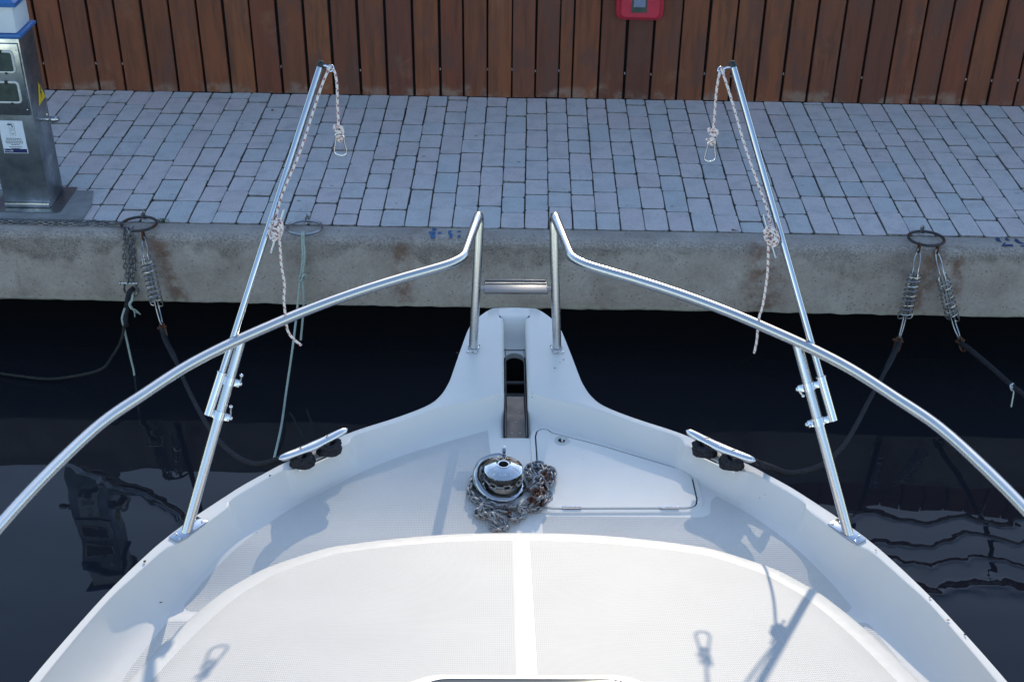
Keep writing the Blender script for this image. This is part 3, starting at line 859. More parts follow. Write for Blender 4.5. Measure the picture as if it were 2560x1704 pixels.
r3 = line_thing('mooring_rope', 'thick dark mooring rope leading from the outer right spring off to the right', 'mooring rope',
    [('rope', pths([((2402, 858), 5.69), ((2423, 872), 5.6), ((2478, 918), 5.4), ((2528, 962), 5.2), ((2578, 1001), 5.0), ((2628, 1040), 4.8)])+[Vector((2.9, 4.1, -.18)), Vector((3.4, 3.4, .12))], .0115, ROPE, dict(twist=.05, n=12, rfun=lambda f: .0105+.004*max(0, 1-f*2.2)))], 'dark mooring ropes')
tie = pths([((2531, 967), 5.185)])[0]
b = MB(off=tie); M = Matrix.Rotation(R_(50), 3, 'Y')
for k in range(3): b.torus(tie+Vector((.004*k-.004, 0, .003*k-.003)), .0145, .0032, Matrix.Rotation(R_(60), 3, 'Y') @ Matrix.Rotation(R_(25), 3, 'X'), 20, 7)
b.sphere(tie+Vector((-.006, -.016, .006)), .008)
p = pths([((2531, 966), 5.165), ((2534, 980), 5.16), ((2531, 1000), 5.16), ((2528, 1016), 5.16)]); b.tube(resample(cat(p, 6), .006), .0034, 8)
p = pths([((2533, 968), 5.165), ((2548, 972), 5.15), ((2558, 982), 5.13), ((2566, 992), 5.12)]); b.tube(resample(cat(p, 6), .006), .0034, 8)
tag(b.build('tie_cord', WHITE), 'short white cord knotted round the thick dark rope at the right edge', 'cord')

# ropes on the bow shackle at the left
sb = py(326, 734, 5.80)
line_thing('black_rope_end', 'short black rope looped through the bow shackle with a frayed pale end', 'rope', [
    ('rope', [sb+Vector((.012, .02, .02)), sb+Vector((.0, -.012, .012)), sb+Vector((-.012, -.016, -.02)), py(316, 775, 5.77), py(313, 800, 5.76), py(316, 815, 5.76)], .014, ROPE, dict(twist=.05, n=12)),
    ('pale_end', [sb+Vector((.01, .0, .012)), py(331, 748, 5.775), py(324, 760, 5.765), py(330, 772, 5.76)], .0075, ROPEG, dict(step=.008)),
    ('fray', pths([((330, 770), 5.76), ((336, 780), 5.76), ((337, 792), 5.76)]), .003, ROPEG, dict(step=.008)),
    ('fray', pths([((330, 770), 5.762), ((341, 776), 5.76), ((351, 786), 5.76)]), .003, ROPEG, dict(step=.008)),
    ('fray', pths([((329, 770), 5.758), ((334, 776), 5.76), ((345, 783), 5.77)]), .0026, ROPEG, dict(step=.008))])
line_thing('white_tail', 'white cord tail hanging off the black rope down to the water', 'cord', [('cord', pths([((312, 770), 5.76), ((305, 795), 5.75), ((309, 815), 5.75), ((318, 855), 5.74), ((328, 900), 5.73), ((334, 925), 5.73), ((339, 960), 5.72)]), .0055, ROPEG, dict())])
line_thing('slack_line', 'slack dull green line sagging from the black rope down into the water towards the left', 'rope', [('rope', pths([((312, 805), 5.76), ((303, 850), 5.70), ((282, 888), 5.62), ((250, 924), 5.52)])+[pz(163, 943, -.735), pz(109, 946, -.745), pz(40, 938, -.75), pz(-60, 925, -.765), pz(-150, 915, -.82)], .0075, ROPED, dict(twist=.03))])
# pale line doubled through the middle ring, knotted, into the water
rg = Vector(RINGS[1])+Vector((0.0, -.088, .012))
line_thing('pale_line', 'thin pale green line doubled through the grey ring, knotted, hanging into the water', 'rope', [
    ('strand', [rg+Vector((.002, .02, .0)), rg+Vector((.002, 0, .010)), rg+Vector((.002, -.016, -.03))]+pths([((757, 640), 5.80), ((752, 690), 5.79), ((748, 720), 5.78), ((741, 790), 5.73), ((730, 880), 5.60), ((716, 975), pz(716, 975, WATER).y-.10), ((703, 1066), pz(703, 1066, WATER).y-.06), ((684, 1150), pz(684, 1150, WATER).y-.004), ((676, 1185), pz(684, 1150, WATER).y-.03)]), .0058, ROPEG, dict()),
    ('strand', [rg+Vector((.010, .02, .0)), rg+Vector((.010, 0, .010)), rg+Vector((.009, -.016, -.03))]+pths([((762, 640), 5.80), ((757, 690), 5.785), ((759, 740), 5.78), ((758, 780), 5.78), ((752, 850), 5.76)]), .0058, ROPEG, dict()),
    ('knot', pths([((748, 700), 5.775), ((753, 702), 5.765), ((757, 690), 5.765), ((762, 686), 5.77), ((765, 692), 5.775), ((758, 697), 5.78), ((752, 688), 5.775), ((748, 696), 5.77), ((751, 704), 5.775)]), .0056, ROPEG, dict(step=.006))])

# weed at the coping joint
def weed():
    rnd = random.Random(8); base = pz(407, 554, .0); b = MB(off=base)
    for i in range(70):
        a = rnd.uniform(0, 2*PI); r = rnd.random()**.6*.034; c = base+Vector((r*math.cos(a)*1.2, r*math.sin(a)*.5, rnd.uniform(.001, .016)))
        d = Vector((rnd.uniform(-1, 1), rnd.uniform(-1, 1), rnd.uniform(.1, .9))).normalized()*rnd.uniform(.005, .011); s = d.cross(Vector((rnd.random(), rnd.random(), rnd.random()))).normalized()*rnd.uniform(.002, .0045)
        b.poly([c-d*.5, c+s, c+d*.5, c-s])
    for i in range(6):
        a = rnd.uniform(0, 2*PI); b.tube([base, base+Vector((.03*math.cos(a), .012*math.sin(a), .012))], .0008, 5)
    tag(b.build('weed', LEAF), 'small green weed growing in the coping joint beside the rusty ring', 'weed')
weed()
# rusty scrap in a broken paver
b = MB(); c = pz(1842, 575, .0); 
b.prism([(c.x-.03, c.y-.012), (c.x+.012, c.y-.014), (c.x+.018, c.y+.012), (c.x-.024, c.y+.012)], -.01, .0022)
tag(b.build('iron_stub', RUST), 'flat rusty iron stub set in the paving front edge right of the bow', 'iron stub')

# ------------------------------------------------------------------ the boat
boat = thing('motor_boat', 'white motor boat moored bow first with steel bow rails and raised cabin roof', 'boat')
boat.location = BOAT_O+Vector((0, 0, WATER)); boat.rotation_euler = (0, 0, BYAW)
BOFF = Vector((0, 0, WATER))        # boat meshes are written with z = height above the quay
def part(b, name, m, parent=None, auto=35):
    b.off = BOFF if True else b.off
    return b.build(name, m, parent or boat, auto=auto)
ZG, ZD = .770, .705
OK_ = [(.052, 1.198), (.081, 1.19), (.122, 1.137), (.1525, 1.072), (.181, .918), (.201, .793), (.2135, .726), (.2375, .656), (.277, .603), (.361, .543), (.46, .486), (.505, .457), (.525, .442), (.56, .412), (.66, .325), (.683, .304), (.70, .288), (.775, .210), (.82, .155), (.838, .132), (.8825, .074), (.93, .005), (.950, -.028), (.97, -.063), (1.02, -.166), (1.07, -.287), (1.154, -.533), (1.21, -.75), (1.27, -1.05), (1.32, -1.5), (1.36, -2.2), (1.38, -3.0), (1.38, -4.2)]
IK_ = [(.052, .668), (.075, .655), (.10, .641), (.125, .631), (.155, .620), (.18, .611), (.20, .602), (.225, .590), (.262, .571), (.345, .517), (.443, .461), (.487, .432), (.496, .398), (.526, .372), (.624, .286), (.650, .272), (.678, .262), (.752, .188), (.797, .133), (.801, .102), (.838, .045), (.884, -.025), (.910, -.050), (.940, -.080), (.992, -.178), (1.043, -.285), (1.12, -.52), (1.178, -.74), (1.238, -1.04), (1.288, -1.5), (1.328, -2.2), (1.345, -3.0), (1.345, -4.2)]
DK_ = [(.052, .585), (.078, .575), (.106, .563), (.134, .55), (.162, .536), (.19, .523), (.212, .512), (.24, .497), (.276, .478), (.345, .44), (.425, .388), (.455, .365), (.476, .348), (.505, .322), (.595, .24), (.622, .215), (.648, .190), (.71, .115), (.745, .065), (.762, .040), (.80, -.015), (.835, -.072), (.852, -.102), (.868, -.135), (.905, -.22), (.940, -.315), (1.02, -.53), (1.08, -.75), (1.14, -1.05), (1.19, -1.5), (1.23, -2.2), (1.245, -3.0), (1.245, -4.2)]
NS = 6
def c2(pts): return [Vector((p.x, p.y, 0)) for p in cat([(a, b_, 0) for a, b_ in pts], NS)]
OC, IC, DC = c2(OK_), c2(IK_), c2(DK_)
def sstep(a, b_, x):
    t = max(0, min(1, (x-a)/(b_-a))); return t*t*(3-2*t)
def zdeck(y): return ZD-.030*sstep(.06, -.19, y)+.008*sstep(-.195, -.245, y)
def zsheer(y): return ZG if y > -1 else ZG-.03*sstep(-1, -4, y)
def deck_rows(mx):
    rows = []
    for O, I, D in zip(OC, IC, DC):
        d = (I-O); L = d.length; d = d/L; zg = zsheer(O.y); e = (D-I); zd = zdeck(D.y); row = []
        def add(p, z): row.append(Vector((p.x*mx, p.y, z)))
        add(O-d*.006, zg-.085); add(O-d*.003, zg-.04); add(O, zg-.016); add(O+d*.0012, zg-.006); add(O+d*.0035, zg-.0018); add(O+d*.0065, zg)
        ie = min(.0055, L*.2)
        for f in ((.15, .3, .45, .6, .75, .88) if L > .1 else (.3, .4, .5, .6, .7, .8)): add(O+d*(.0065+(L-.0065-ie)*f), zg)
        add(I-d*ie, zg); add(I-d*ie*.4, zg-.0010); add(I, zg-.0045)
        for s_ in (.06, .14, .24, .36, .5, .65, .8, .92, 1.0):
            add(I+e*s_, zd+(zg-.0045-zd)*((1-s_)**2.1))
        rows.append(row)
    return rows
def deck():
    b = MB()
    for mx in (-1, 1):
        rows = deck_rows(mx); b.loft(rows, 0, flip=(mx > 0))
        # deck floor from the wall foot to the centre strip
        rows = []
        for D in DC:
            zd = zdeck(D.y); r = [Vector((mx*(D.x+(.052-D.x)*k/12), D.y, zdeck(D.y))) for k in range(13)]; rows.append(r)
        b.loft(rows, 0, flip=(mx > 0))
    # centre strip: bow patch
    d = Vector((0, -1, 0)); O = [Vector((x, y, 0)) for x, y in ((-.052, 1.198), (-.026, 1.2), (0, 1.2005), (.026, 1.2), (.052, 1.198))]
    rows = []
    for o in O:
        r = []
        for q, z in ((-.006, ZG-.085), (-.003, ZG-.04), (0, ZG-.016), (.0012, ZG-.006), (.0035, ZG-.0018), (.0065, ZG)): r.append(o+d*q+Vector((0, 0, z)))
        dip = .004*(1-(o.x/.05)**2)
        for yy in (1.176, 1.16, 1.145): r.append(Vector((o.x, yy, ZG-dip)))
        xs = o.x*.70
        r.append(Vector((o.x*.9, 1.136, ZG-.002-dip))); r.append(Vector((xs, 1.128, ZG-.010-dip*.6)))
        for yy, z in ((1.122, ZG-.026), (1.11, ZG-.052), (1.09, ZG-.070), (1.065, ZG-.078), (1.045, ZG-.081)): r.append(Vector((xs, yy, z)))
        rows.append(r)
    b.loft(rows, 0)
    # channel walls
    def ztop(y):
        if y > .668: return ZG
        s_ = min(1, (.668-y)/.083); return ZD+(ZG-.0045-ZD)*(1-s_)**2.1
    ys = [1.128, 1.12, 1.10, 1.06, 1.0, .9, .8, .72, .69, .668, .66, .65, .64, .625, .61, .60, .585, .56, .52]
    for mx in (-1, 1):
        rows = []
        for y in ys:
            zt = ztop(y); rows.append([Vector((mx*x, y, zt+dz)) for x, dz in ((.052, 0), (.046, -.001), (.041, -.004), (.0375, -.009), (.0365, -.016))]+[Vector((mx*.0365, y, min(zt-.017, ZD-.015)))])
        b.loft(rows, 0, flip=(mx < 0))
    # strip aft of the tray
    b.loft([[(-.052, .52, ZD), (0, .52, ZD), (.052, .52, ZD)], [(-.052, .2, ZD), (0, .2, ZD), (.052, .2, ZD)], [(-.052, -4.2, ZD), (0, -4.2, ZD), (.052, -4.2, ZD)]], 0, flip=True)
    # dark well below the roller
    for mx in (-1, 1): b.loft([[(mx*.0365, 1.045, ZD-.013), (mx*.0365, .515, ZD-.013)], [(mx*.0365, 1.045, .35), (mx*.0365, .515, .35)]], 1, smooth=False)
    b.loft([[(-.0365, 1.045, .35), (.0365, 1.045, .35)], [(-.0365, .515, .35), (.0365, .515, .35)]], 1, smooth=False)
    b.loft([[(-.0365, 1.045, ZD-.013), (.0365, 1.045, ZD-.013)], [(-.0365, 1.045, .35), (.0365, 1.045, .35)]], 1, smooth=False)
    # rounded forward end of the slot
    pts = []
    for k in range(13):
        a = PI*k/12; pts.append(Vector((.031*math.cos(a), 1.005+.031*math.sin(a)-.005, .687)))
    outer = [Vector((.0365 if p.x > 0 else -.0365, p.y, .689)) if abs(p.x) > .012 else Vector((p.x*1.1, 1.046, .689)) for p in pts]
    outer = [Vector((.0365*math.cos(PI*k/12) if 3 < k < 9 else (.0365 if k <= 3 else -.0365), 1.046 if 3 <= k <= 9 else pts[k].y, .689)) for k in range(13)]
    b.loft([outer, pts, [p-Vector((0, 0, .02)) for p in pts]], 0, flip=False)
    return part(b, 'deck', [GEL, DARK], auto=40)
deck()
def hull():
    b = MB(); secs = []
    def sec(p, sx, bow, z):
        y = p.y if p.y < .6 else .6+(p.y-.6)*bow
        return Vector((p.x*sx, y, z))
    for mx in (-1, 1):
        rows = []
        for O in OC+[]:
            zs = zsheer(O.y); o = O; r = [Vector((mx*(o.x+.005), o.y+.003, zs-.083))]
            for sx, bw, dy, z in ((.97, .95, 0, .58), (.92, .45, -.03, .40), (.86, .3, -.09, .10), (.78, .2, -.20, -.3), (.70, .1, -.34, -.8), (.45, .05, -.5, -1.1)):
                q = sec(o, sx, bw, z); q.y += dy; r.append(Vector((mx*q.x, q.y, q.z)))
            rows.append(r)
        b.loft(rows, 0, flip=(mx > 0))
    for a, c in (((-.057, .057),) * 1):
        pass
    o = OC[0]; l = []
    for mx in (-1, 1):
        r = [Vector((mx*(o.x+.005), o.y+.003, ZG-.083))]
        for sx, bw, dy, z in ((.97, .95, 0, .58), (.92, .45, -.03, .40), (.86, .3, -.09, .10), (.78, .2, -.20, -.3), (.70, .1, -.34, -.8), (.45, .05, -.5, -1.1)):
            q = sec(o, sx, bw, z); q.y += dy; r.append(Vector((mx*q.x, q.y, q.z)))
        l.append(r)
    b.loft(l, 0)
    # transom
    b.poly([(-1.38, -4.2, ZG-.03), (-.62, -4.7, -1.1), (.62, -4.7, -1.1), (1.38, -4.2, ZG-.03)], 0)
    return part(b, 'hull', GEL)
hull()

# cabin trunk
EK = [(.0001, -.196), (.10, -.198), (.20, -.204), (.325, -.222), (.415, -.240), (.488, -.263), (.605, -.343), (.660, -.410), (.702, -.478), (.760, -.631), (.808, -.814), (.845, -1.0), (.875, -1.3), (.89, -1.7), (.89, -2.6)]
EC = c2(EK)
def zroof(x, y):
    t = -y-.05; t = t if t < 1.1 else 1.1+(1-math.exp(-(t-1.1)*1.2))*.4
    return .905+.30*t-.060*(abs(x)/.9)**2
def inset(curve, d):
    out = []
    for i, p in enumerate(curve):
        a = curve[max(0, i-1)]; c = curve[min(len(curve)-1, i+1)]; t = (c-a).normalized(); n = Vector((t.y, -t.x, 0))
        if i == 0: n = Vector((0, -1, 0))
        out.append(p+n*d)
    return out
def ridge(x): return .0026*(1-sstep(.0, .026, abs(x)))
def roof():
    b = MB()
    E1, E2, E3, E4, E5 = inset(EC, -.10), inset(EC, -.010), inset(EC, .006), inset(EC, .020), inset(EC, .045)
    for mx in (-1, 1):
        rows = []
        for i, e in enumerate(EC):
            r = []
            def add(p, z): r.append(Vector((mx*max(0, p.x), p.y, z)))
            zt = zroof(e.x, e.y)
            add(E1[i], zdeck(e.y)-.004); add(inset(EC, -.03)[i] if False else E1[i].lerp(E2[i], .55), zdeck(e.y)+.014); add(E1[i].lerp(E2[i], .85), (zdeck(e.y)+zt)/2)
            add(E2[i], zt-.030); add(EC[i], zt-.014); add(E3[i], zt-.0055)
            p = E4[i]; add(p, zroof(p.x, p.y)-.0008)
            p5 = E5[i]; x5 = max(0, p5.x); add(p5, zroof(x5, p5.y))
            for f in (.12, .3, .5, .7, .85):
                x = x5+(.03-x5)*f if x5 > .03 else x5; x = max(0, x)
                r.append(Vector((mx*x, p5.y, zroof(x, p5.y)+ridge(x))))
            for x in (.026, .022, .018, .014, .010, .0):
                x = min(x, x5); r.append(Vector((mx*x, p5.y, zroof(x, p5.y)+ridge(x))))
            rows.append(r)
        b.loft(rows, 0, flip=(mx > 0))
    return part(b, 'cabin_roof', GELR, auto=50)
ROOF = roof()
# non-skid panels of the roof (pattern raised 1.5 mm)
def skid_panel(name, m, boundary, inner_x, zf, mx, parent=None, th=.0012, nsub=14):
    b = MB(); rows = []
    for p in boundary:
        r = []
        xi = inner_x
        r.append(Vector((mx*p.x, p.y, zf(p.x, p.y)-.003))); r.append(Vector((mx*p.x, p.y, zf(p.x, p.y)+th*.3)))
        q = p.x-.0015 if p.x > xi else p.x
        for k in range(nsub+1):
            x = q+(xi-q)*k/nsub; r.append(Vector((mx*x, p.y, zf(x, p.y)+th)))
        r.append(Vector((mx*xi, p.y, zf(xi, p.y)-.003)))
        rows.append(r)
    b.loft(rows, 0, flip=(mx > 0))
    return part(b, name, m, parent, auto=30)
B5 = inset(EC, .062)
def cut(curve, x0, r):
    """start of a panel: rounded corner where the curve meets the ridge"""
    out = [p for p in curve if p.x > x0+r]
    y0 = min(c.y for c in curve if c.x <= x0+r+.03 and c.x > 0) if False else out[0].y
    pre = []
    for k in range(7):
        a = PI/2*(k/6); pre.append(Vector((x0+r*(1-math.cos(PI/2-a)) if False else x0+r-r*math.cos(a), y0, 0)))
    # corner is modelled by dropping the first points in y
    res = []
    for k in range(7):
        a = PI/2*k/6
        res.append(Vector((x0+r*math.sin(a), y0-0*r, 0)))
    return out
pan = [p for p in B5 if p.x > .042 and p.y > -2.3]
def roof_boundary():
    x0, r = .034, .028; y0 = pan[0].y+.002; out = []
    return pan
for mx in (-1, 1):
    skid_panel('roof_tread', SKIDR, roof_boundary(), .0205, lambda x, y: zroof(x, y)+ridge(x), mx, ROOF, nsub=18)

# roof window just at the lower edge of the view
def roof_window():
    b = MB(); yf, yb, hw = -.915, -1.37, .215; r = .06
    def rr(w, y0, y1, rad, dz, n=7):
        out = []
        for cx, cy, a0 in ((w-rad, y1-rad, 0), (-w+rad, y1-rad, PI/2), (-w+rad, y0+rad, PI), (w-rad, y0+rad, 1.5*PI)):
            for k in range(n+1):
                a = a0+PI/2*k/n; x, y = cx+rad*math.cos(a), cy+rad*math.sin(a); out.append(Vector((x, y, zroof(x, y)+dz)))
        return out
    rows = [rr(hw+.055, yb-.05, yf+.042, .09, -.004), rr(hw+.045, yb-.04, yf+.034, .085, .004), rr(hw+.028, yb-.03, yf+.022, .075, .017), rr(hw+.012, yb-.01, yf+.010, .066, .023), rr(hw, yb, yf+.001, .06, .022), rr(hw-.002, yb, yf-.001, .06, .010)]
    b.loft(rows, 0, close_u=True); o = part(b, 'roof_window_rim', GEL, ROOF)
    b = MB(); rows = [rr(hw-.002, yb+.002, yf-.001, .058, .012), rr(hw-.002, yb+.002, yf-.001, .058, .021), rr(hw-.008, yb+.008, yf-.008, .054, .0245)]
    b.loft(rows, 0, close_u=True); b.poly(list(rows[-1]), 0); part(b, 'roof_window_pane', ACRYL, ROOF)
roof_window()

# non-skid patches of the foredeck
def deck_patch(pts, name='deck_tread'):
    """polygon (x, y) in boat axes, triangulated on the deck"""
    b = MB(); n = len(pts); cx = sum(p[0] for p in pts)/n; cy = sum(p[1] for p in pts)/n
    bm = bmesh.new(); vs = [bm.verts.new((p[0], p[1], zdeck(p[1])+.0009)) for p in pts]
    f = bm.faces.new(vs)
    if f.normal.z < 0: f.normal_flip()
    f.normal_update()
    if f.normal.z < 0: bmesh.ops.reverse_faces(bm, faces=[f])
    bmesh.ops.triangulate(bm, faces=bm.faces[:])
    yy = -1.18
    while yy < .52:
        bmesh.ops.bisect_plane(bm, geom=bm.verts[:]+bm.edges[:]+bm.faces[:], plane_co=(0, yy, 0), plane_no=(0, 1, 0), dist=1e-6)
        yy += .02 if yy > -.3 else .1
    for v in bm.verts: v.co.z = zdeck(v.co.y)+.0009
    b.add_bm(bm); bm.free()
    s0 = len(b.v)
    fine = []
    for i in range(n):
        p, q = pts[i], pts[(i+1) % n]; m = max(1, int(abs(q[1]-p[1])/.02))
        fine += [(p[0]+(q[0]-p[0])*k/m, p[1]+(q[1]-p[1])*k/m) for k in range(m)]
    n = len(fine); pts = fine
    for i in range(n):
        p, q = pts[i], pts[(i+1) % n]
        b.poly([(p[0], p[1], zdeck(p[1])-.002), (q[0], q[1], zdeck(q[1])-.002), (q[0], q[1], zdeck(q[1])+.0009), (p[0], p[1], zdeck(p[1])+.0009)])
    return part(b, name, SKID)
def rnd_poly(pts, r=.012):
    P = [Vector((x, y, 0)) for x, y in pts]; out = []
    n = len(P)
    for i in range(n):
        a, p, c = P[i-1], P[i], P[(i+1) % n]; A = (a-p); C = (c-p); t = min(r, A.length*.4, C.length*.4)
        if A.angle(C) > R_(155): out.append(p); continue
        A.normalize(); C.normalize()
        for k in range(5):
            u = k/4; out.append((p+A*t)*(1-u)**2+p*2*u*(1-u)+(p+C*t)*u*u)
    return [(p.x, p.y) for p in out]
DI = inset(DC, .012)
left_edge = [(-p.x, p.y) for p in DI if p.x > .085 and p.y > -.19]
deck_patch(rnd_poly(left_edge+[(-.86, -.20), (-.62, -.20), (-.5, -.115), (-.3, -.04), (-.17, .0), (-.075, .01), (-.062, .10), (-.105, .16), (-.115, .36), (-.075, .40)], .014))
deck_patch(rnd_poly([(-.90, -.245), (-.70, -.245), (-.8, -.40), (-.93, -.62), (-.99, -1.2), (-1.13, -1.2), (-1.045, -.75), (-.985, -.53), (-.955, -.4)], .014))
right_edge = [(p.x, p.y) for p in DI if p.x > .56 and p.y > -.19]
deck_patch(rnd_poly([(.07, .01), (.07, .135), (.085, .150), (.52, .146), (.546, .16), (.555, .22)]+right_edge+[(.86, -.20), (.62, -.20), (.5, -.115), (.3, -.04), (.17, .0)], .014))
deck_patch(rnd_poly([(.90, -.245), (.955, -.4), (.985, -.53), (1.045, -.75), (1.13, -1.2), (.99, -1.2), (.93, -.62), (.8, -.40), (.70, -.245)], .014))

# anchor locker hatch
HP = [(.061, .525), (.066, .550), (.080, .561), (.098, .556), (.108, .541), (.254, .478), (.472, .367), (.502, .348), (.513, .318), (.514, .222), (.508, .196), (.485, .182), (.30, .180), (.100, .178), (.074, .185), (.065, .213)]
def locker():
    def off(pts, d):
        P = [Vector((x, y, 0)) for x, y in pts]; out = []
        for i in range(len(P)):
            t = (P[(i+1) % len(P)]-P[i-1]).normalized(); out.append(P[i]+Vector((t.y, -t.x, 0))*-d)
        return out
    P = [Vector((x, y, 0)) for x, y in rnd_poly(HP, .014)]
    def ring(d): 
        return off([(p.x, p.y) for p in P], d)
    rim = MB(); a, c, e, f = ring(.022), ring(.016), ring(.0040), ring(-.0006)
    rim.loft([[p+Vector((0, 0, ZD-.002)) for p in a], [p+Vector((0, 0, ZD+.004)) for p in c], [p+Vector((0, 0, ZD+.0044)) for p in e], [p+Vector((0, 0, ZD+.0005)) for p in e]], 0, close_u=True, flip=True)
    rim.loft([[p+Vector((0, 0, ZD+.0006)) for p in e], [p+Vector((0, 0, ZD+.0006)) for p in ring(-.004)]], 1, close_u=True, flip=True)
    o = part(rim, 'locker_frame', [GEL, DARK])
    lid = MB(); r1 = [p+Vector((0, 0, ZD+.0008)) for p in ring(0)]; r2 = [p+Vector((0, 0, ZD+.0050)) for p in ring(-.0005)]; r3 = [p+Vector((0, 0, ZD+.0066)) for p in ring(-.003)]
    lid.loft([r1, r2, r3], 0, close_u=True, flip=True); lid.poly(list(reversed(r3)) if False else r3, 0)
    lo = part(lid, 'locker_hatch', GEL, auto=50)
    z = ZD+.0066; b = MB(); c = (.139, .499)
    pr = [(0, .0035), (.016, .0035), (.0175, .0025), (.0225, .002), (.024, 0)]
    b.lathe([(x, h) for x, h in reversed(pr)], (*c, z), 30); 
    b.lathe([(.0165, .0036), (.0155, .0046), (.0145, .0036)], (*c, z), 30)
    b.box((c[0]+.004, c[1]+.006, z+.004), (.014, .014, .002), bev=.0005)
    b.lathe([(.011, .0038), (.0, .0038)], (c[0]-.001, c[1]-.003, z), 20, m=1); b.box((c[0]+.0005, c[1]-.003, z+.0042), (.004, .017, .002), m=0)
    part(b, 'latch', [CREAM, DARK], lo)
    for hx in (.152, .430):
        b = MB()
        for k in range(6): b.tube([(hx-.022+k*.0085, .1800, z+.0005), (hx-.0145+k*.0085, .1800, z+.0005)], .0034, 8)
        b.box((hx, .1840, z+.0002), (.05, .008, .0016))
        part(b, 'hinge', STEEL, lo)
locker()

# bow roller tray
def bow_roller():
    b = MB(); y0, y1 = .520, .765; z = .694
    prof = [(-.031, .030), (-.0305, .006), (-.027, .001), (0, 0), (.027, .001), (.0305, .006), (.031, .030)]
    rows = []
    for i in range(11):
        y = y0+(1.0-y0)*i/10
        k = 1-sstep(.80, .98, y)*.0
        rows.append([Vector((x*(1.05 if y < .7 else 1.0), y, z+h*(.55+.45*sstep(.52, .64, y)))) for x, h in prof])
    # floor only aft of y1, cheeks run on
    fl = [r for r in rows if r[0].y <= y1+.001]
    b.loft([[p for p in r] for r in fl], 0)
    for side in (0, 1):
        seg = [(r[0:2] if side == 0 else r[5:7]) for r in rows if r[0].y >= y1-.03]
        b.loft(seg, 0)
        edge = [(r[0] if side == 0 else r[6]) for r in rows]; b.tube(edge, .0016, 6)
    b.tube([fl[0][1]+Vector((0, 0, .001)), fl[0][3], fl[0][5]+Vector((0, 0, .001))], .0014, 6)
    o = part(b, 'bow_roller', CHANNEL, auto=50)
    for x, y in ((-.013, .56), (.013, .56), (0, .615), (-.013, .67), (.013, .67)):
        b = MB(); b.lathe([(.0, .0022), (.003, .0018), (.0042, .0006)], (x, y, z), 12); part(b, 'screw', DULL, o)
    b = MB(); b.tube([(-.031, .83, z+.006), (.031, .83, z+.006)], .0055, 10); part(b, 'roller_axle', GREYP, o)
bow_roller()

# rails, stanchions
RZ = 1.22
def bow_rail(mx):
    pts = [(.1385, .920, .775), (.132, .938, .90), (.124, .965, 1.06), (.1185, .990, 1.178), (.118, .998, 1.214), (.1205, .985, 1.228), (.127, .948, 1.224), (.141, .865, RZ), (.157, .755, RZ), (.164, .728, RZ), (.182, .702, RZ), (.222, .668, RZ), (.345, .592, RZ), (.467, .508, RZ), (.588, .411, RZ), (.695, .311, RZ), (.787, .217, RZ), (.868, .118, RZ), (.945, -.005, RZ), (1.015, -.124, RZ), (1.074, -.280, RZ), (1.128, -.464, RZ), (1.175, -.68, RZ), (1.23, -1.0, RZ), (1.29, -1.6, RZ), (1.325, -2.4, RZ), (1.33, -3.4, RZ)]
    b = MB(); P = cat([(mx*x, y, z) for x, y, z in pts], 7)
    b.tube(resample(P, .012), .0143, 18, rfun=lambda f: .0143)
    o = part(b, 'bow_rail', RAILS, auto=60)
    b = MB(); c = Vector((mx*.1385, .920, ZG)); M = Matrix.Rotation(mx*R_(12), 3, 'Z')
    b.box(c+Vector((0, .004, .002)), (.036, .052, .004), M, bev=.0015)
    for dx in (-.011, .011):
        for dy in (-.020, .020): b.lathe([(0, .0026), (.0028, .002), (.0036, 0)], c+Vector((0, .004, .004))+M @ Vector((dx, dy, 0)), 10)
    b.lathe([(.0185, 0), (.017, .006), (.0145, .008)], c+Vector((0, 0, .004)), 18)
    part(b, 'foot_plate', STEEL, o)
    for y, x in ((-1.15, 1.2), (-2.6, 1.28)):
        pass
    return o
bow_rail(-1); bow_rail(1)
def stanchion(mx):
    A = Vector((mx*.894, -.002, ZG-.005)); B = Vector((mx*.747, .262, RZ-.006))
    b = MB(); b.tube([A.lerp(B, k/8) for k in range(9)], .0138, 18); o = part(b, 'stanchion', RAILS, auto=60)
    b = MB(); ax = Vector((mx*-.56, .83, 0)).normalized(); M = Matrix((ax, Vector((-ax.y, ax.x, 0)), Vector((0, 0, 1)))).transposed()
    c = Vector((mx*.889, .008, ZG+.0025)); b.box(c, (.105, .040, .005), M, bev=.002)
    for dx in (-.043, .043):
        for dy in (-.011, .011):
            q = c+M @ Vector((dx*(1 if dy*mx > 0 else .82), dy, .0025)); b.lathe([(0, .0022), (.0022, .0026), (.0038, .0020), (.0044, 0)], q, 12)
    part(b, 'base_plate', STEEL, o)
    for y, x in (((-1.0, 1.236),)): 
        bb = MB(); bb.tube([(mx*1.255, -1.05, ZG-.004), (mx*1.236, -1.03, RZ)], .0135, 14); part(bb, 'stanchion', RAILS)
    return A, B
SL = {mx: stanchion(mx) for mx in (-1, 1)}
# step between the pulpit legs
b = MB()
for (y0, y1, z, t) in ((.936, 1.004, .978, .012),):
    b.box((0, (y0+y1)/2, z), (.206, y1-y0, t), bev=.003)
    b.box((0, y1+.0005, z+.003), (.2, .006, .014), bev=.002)
st = part(b, 'bow_step', m_steel('step_steel', .36, (.20, .20, .205), .05))
b = MB()
for mx in (-1, 1): b.tube([(mx*.10, .962, .978), (mx*.131, .962, .978)], .008, 10)
b.box((0, .985, .9855), (.2, .003, .003)); part(b, 'step_bracket', DULL, st)

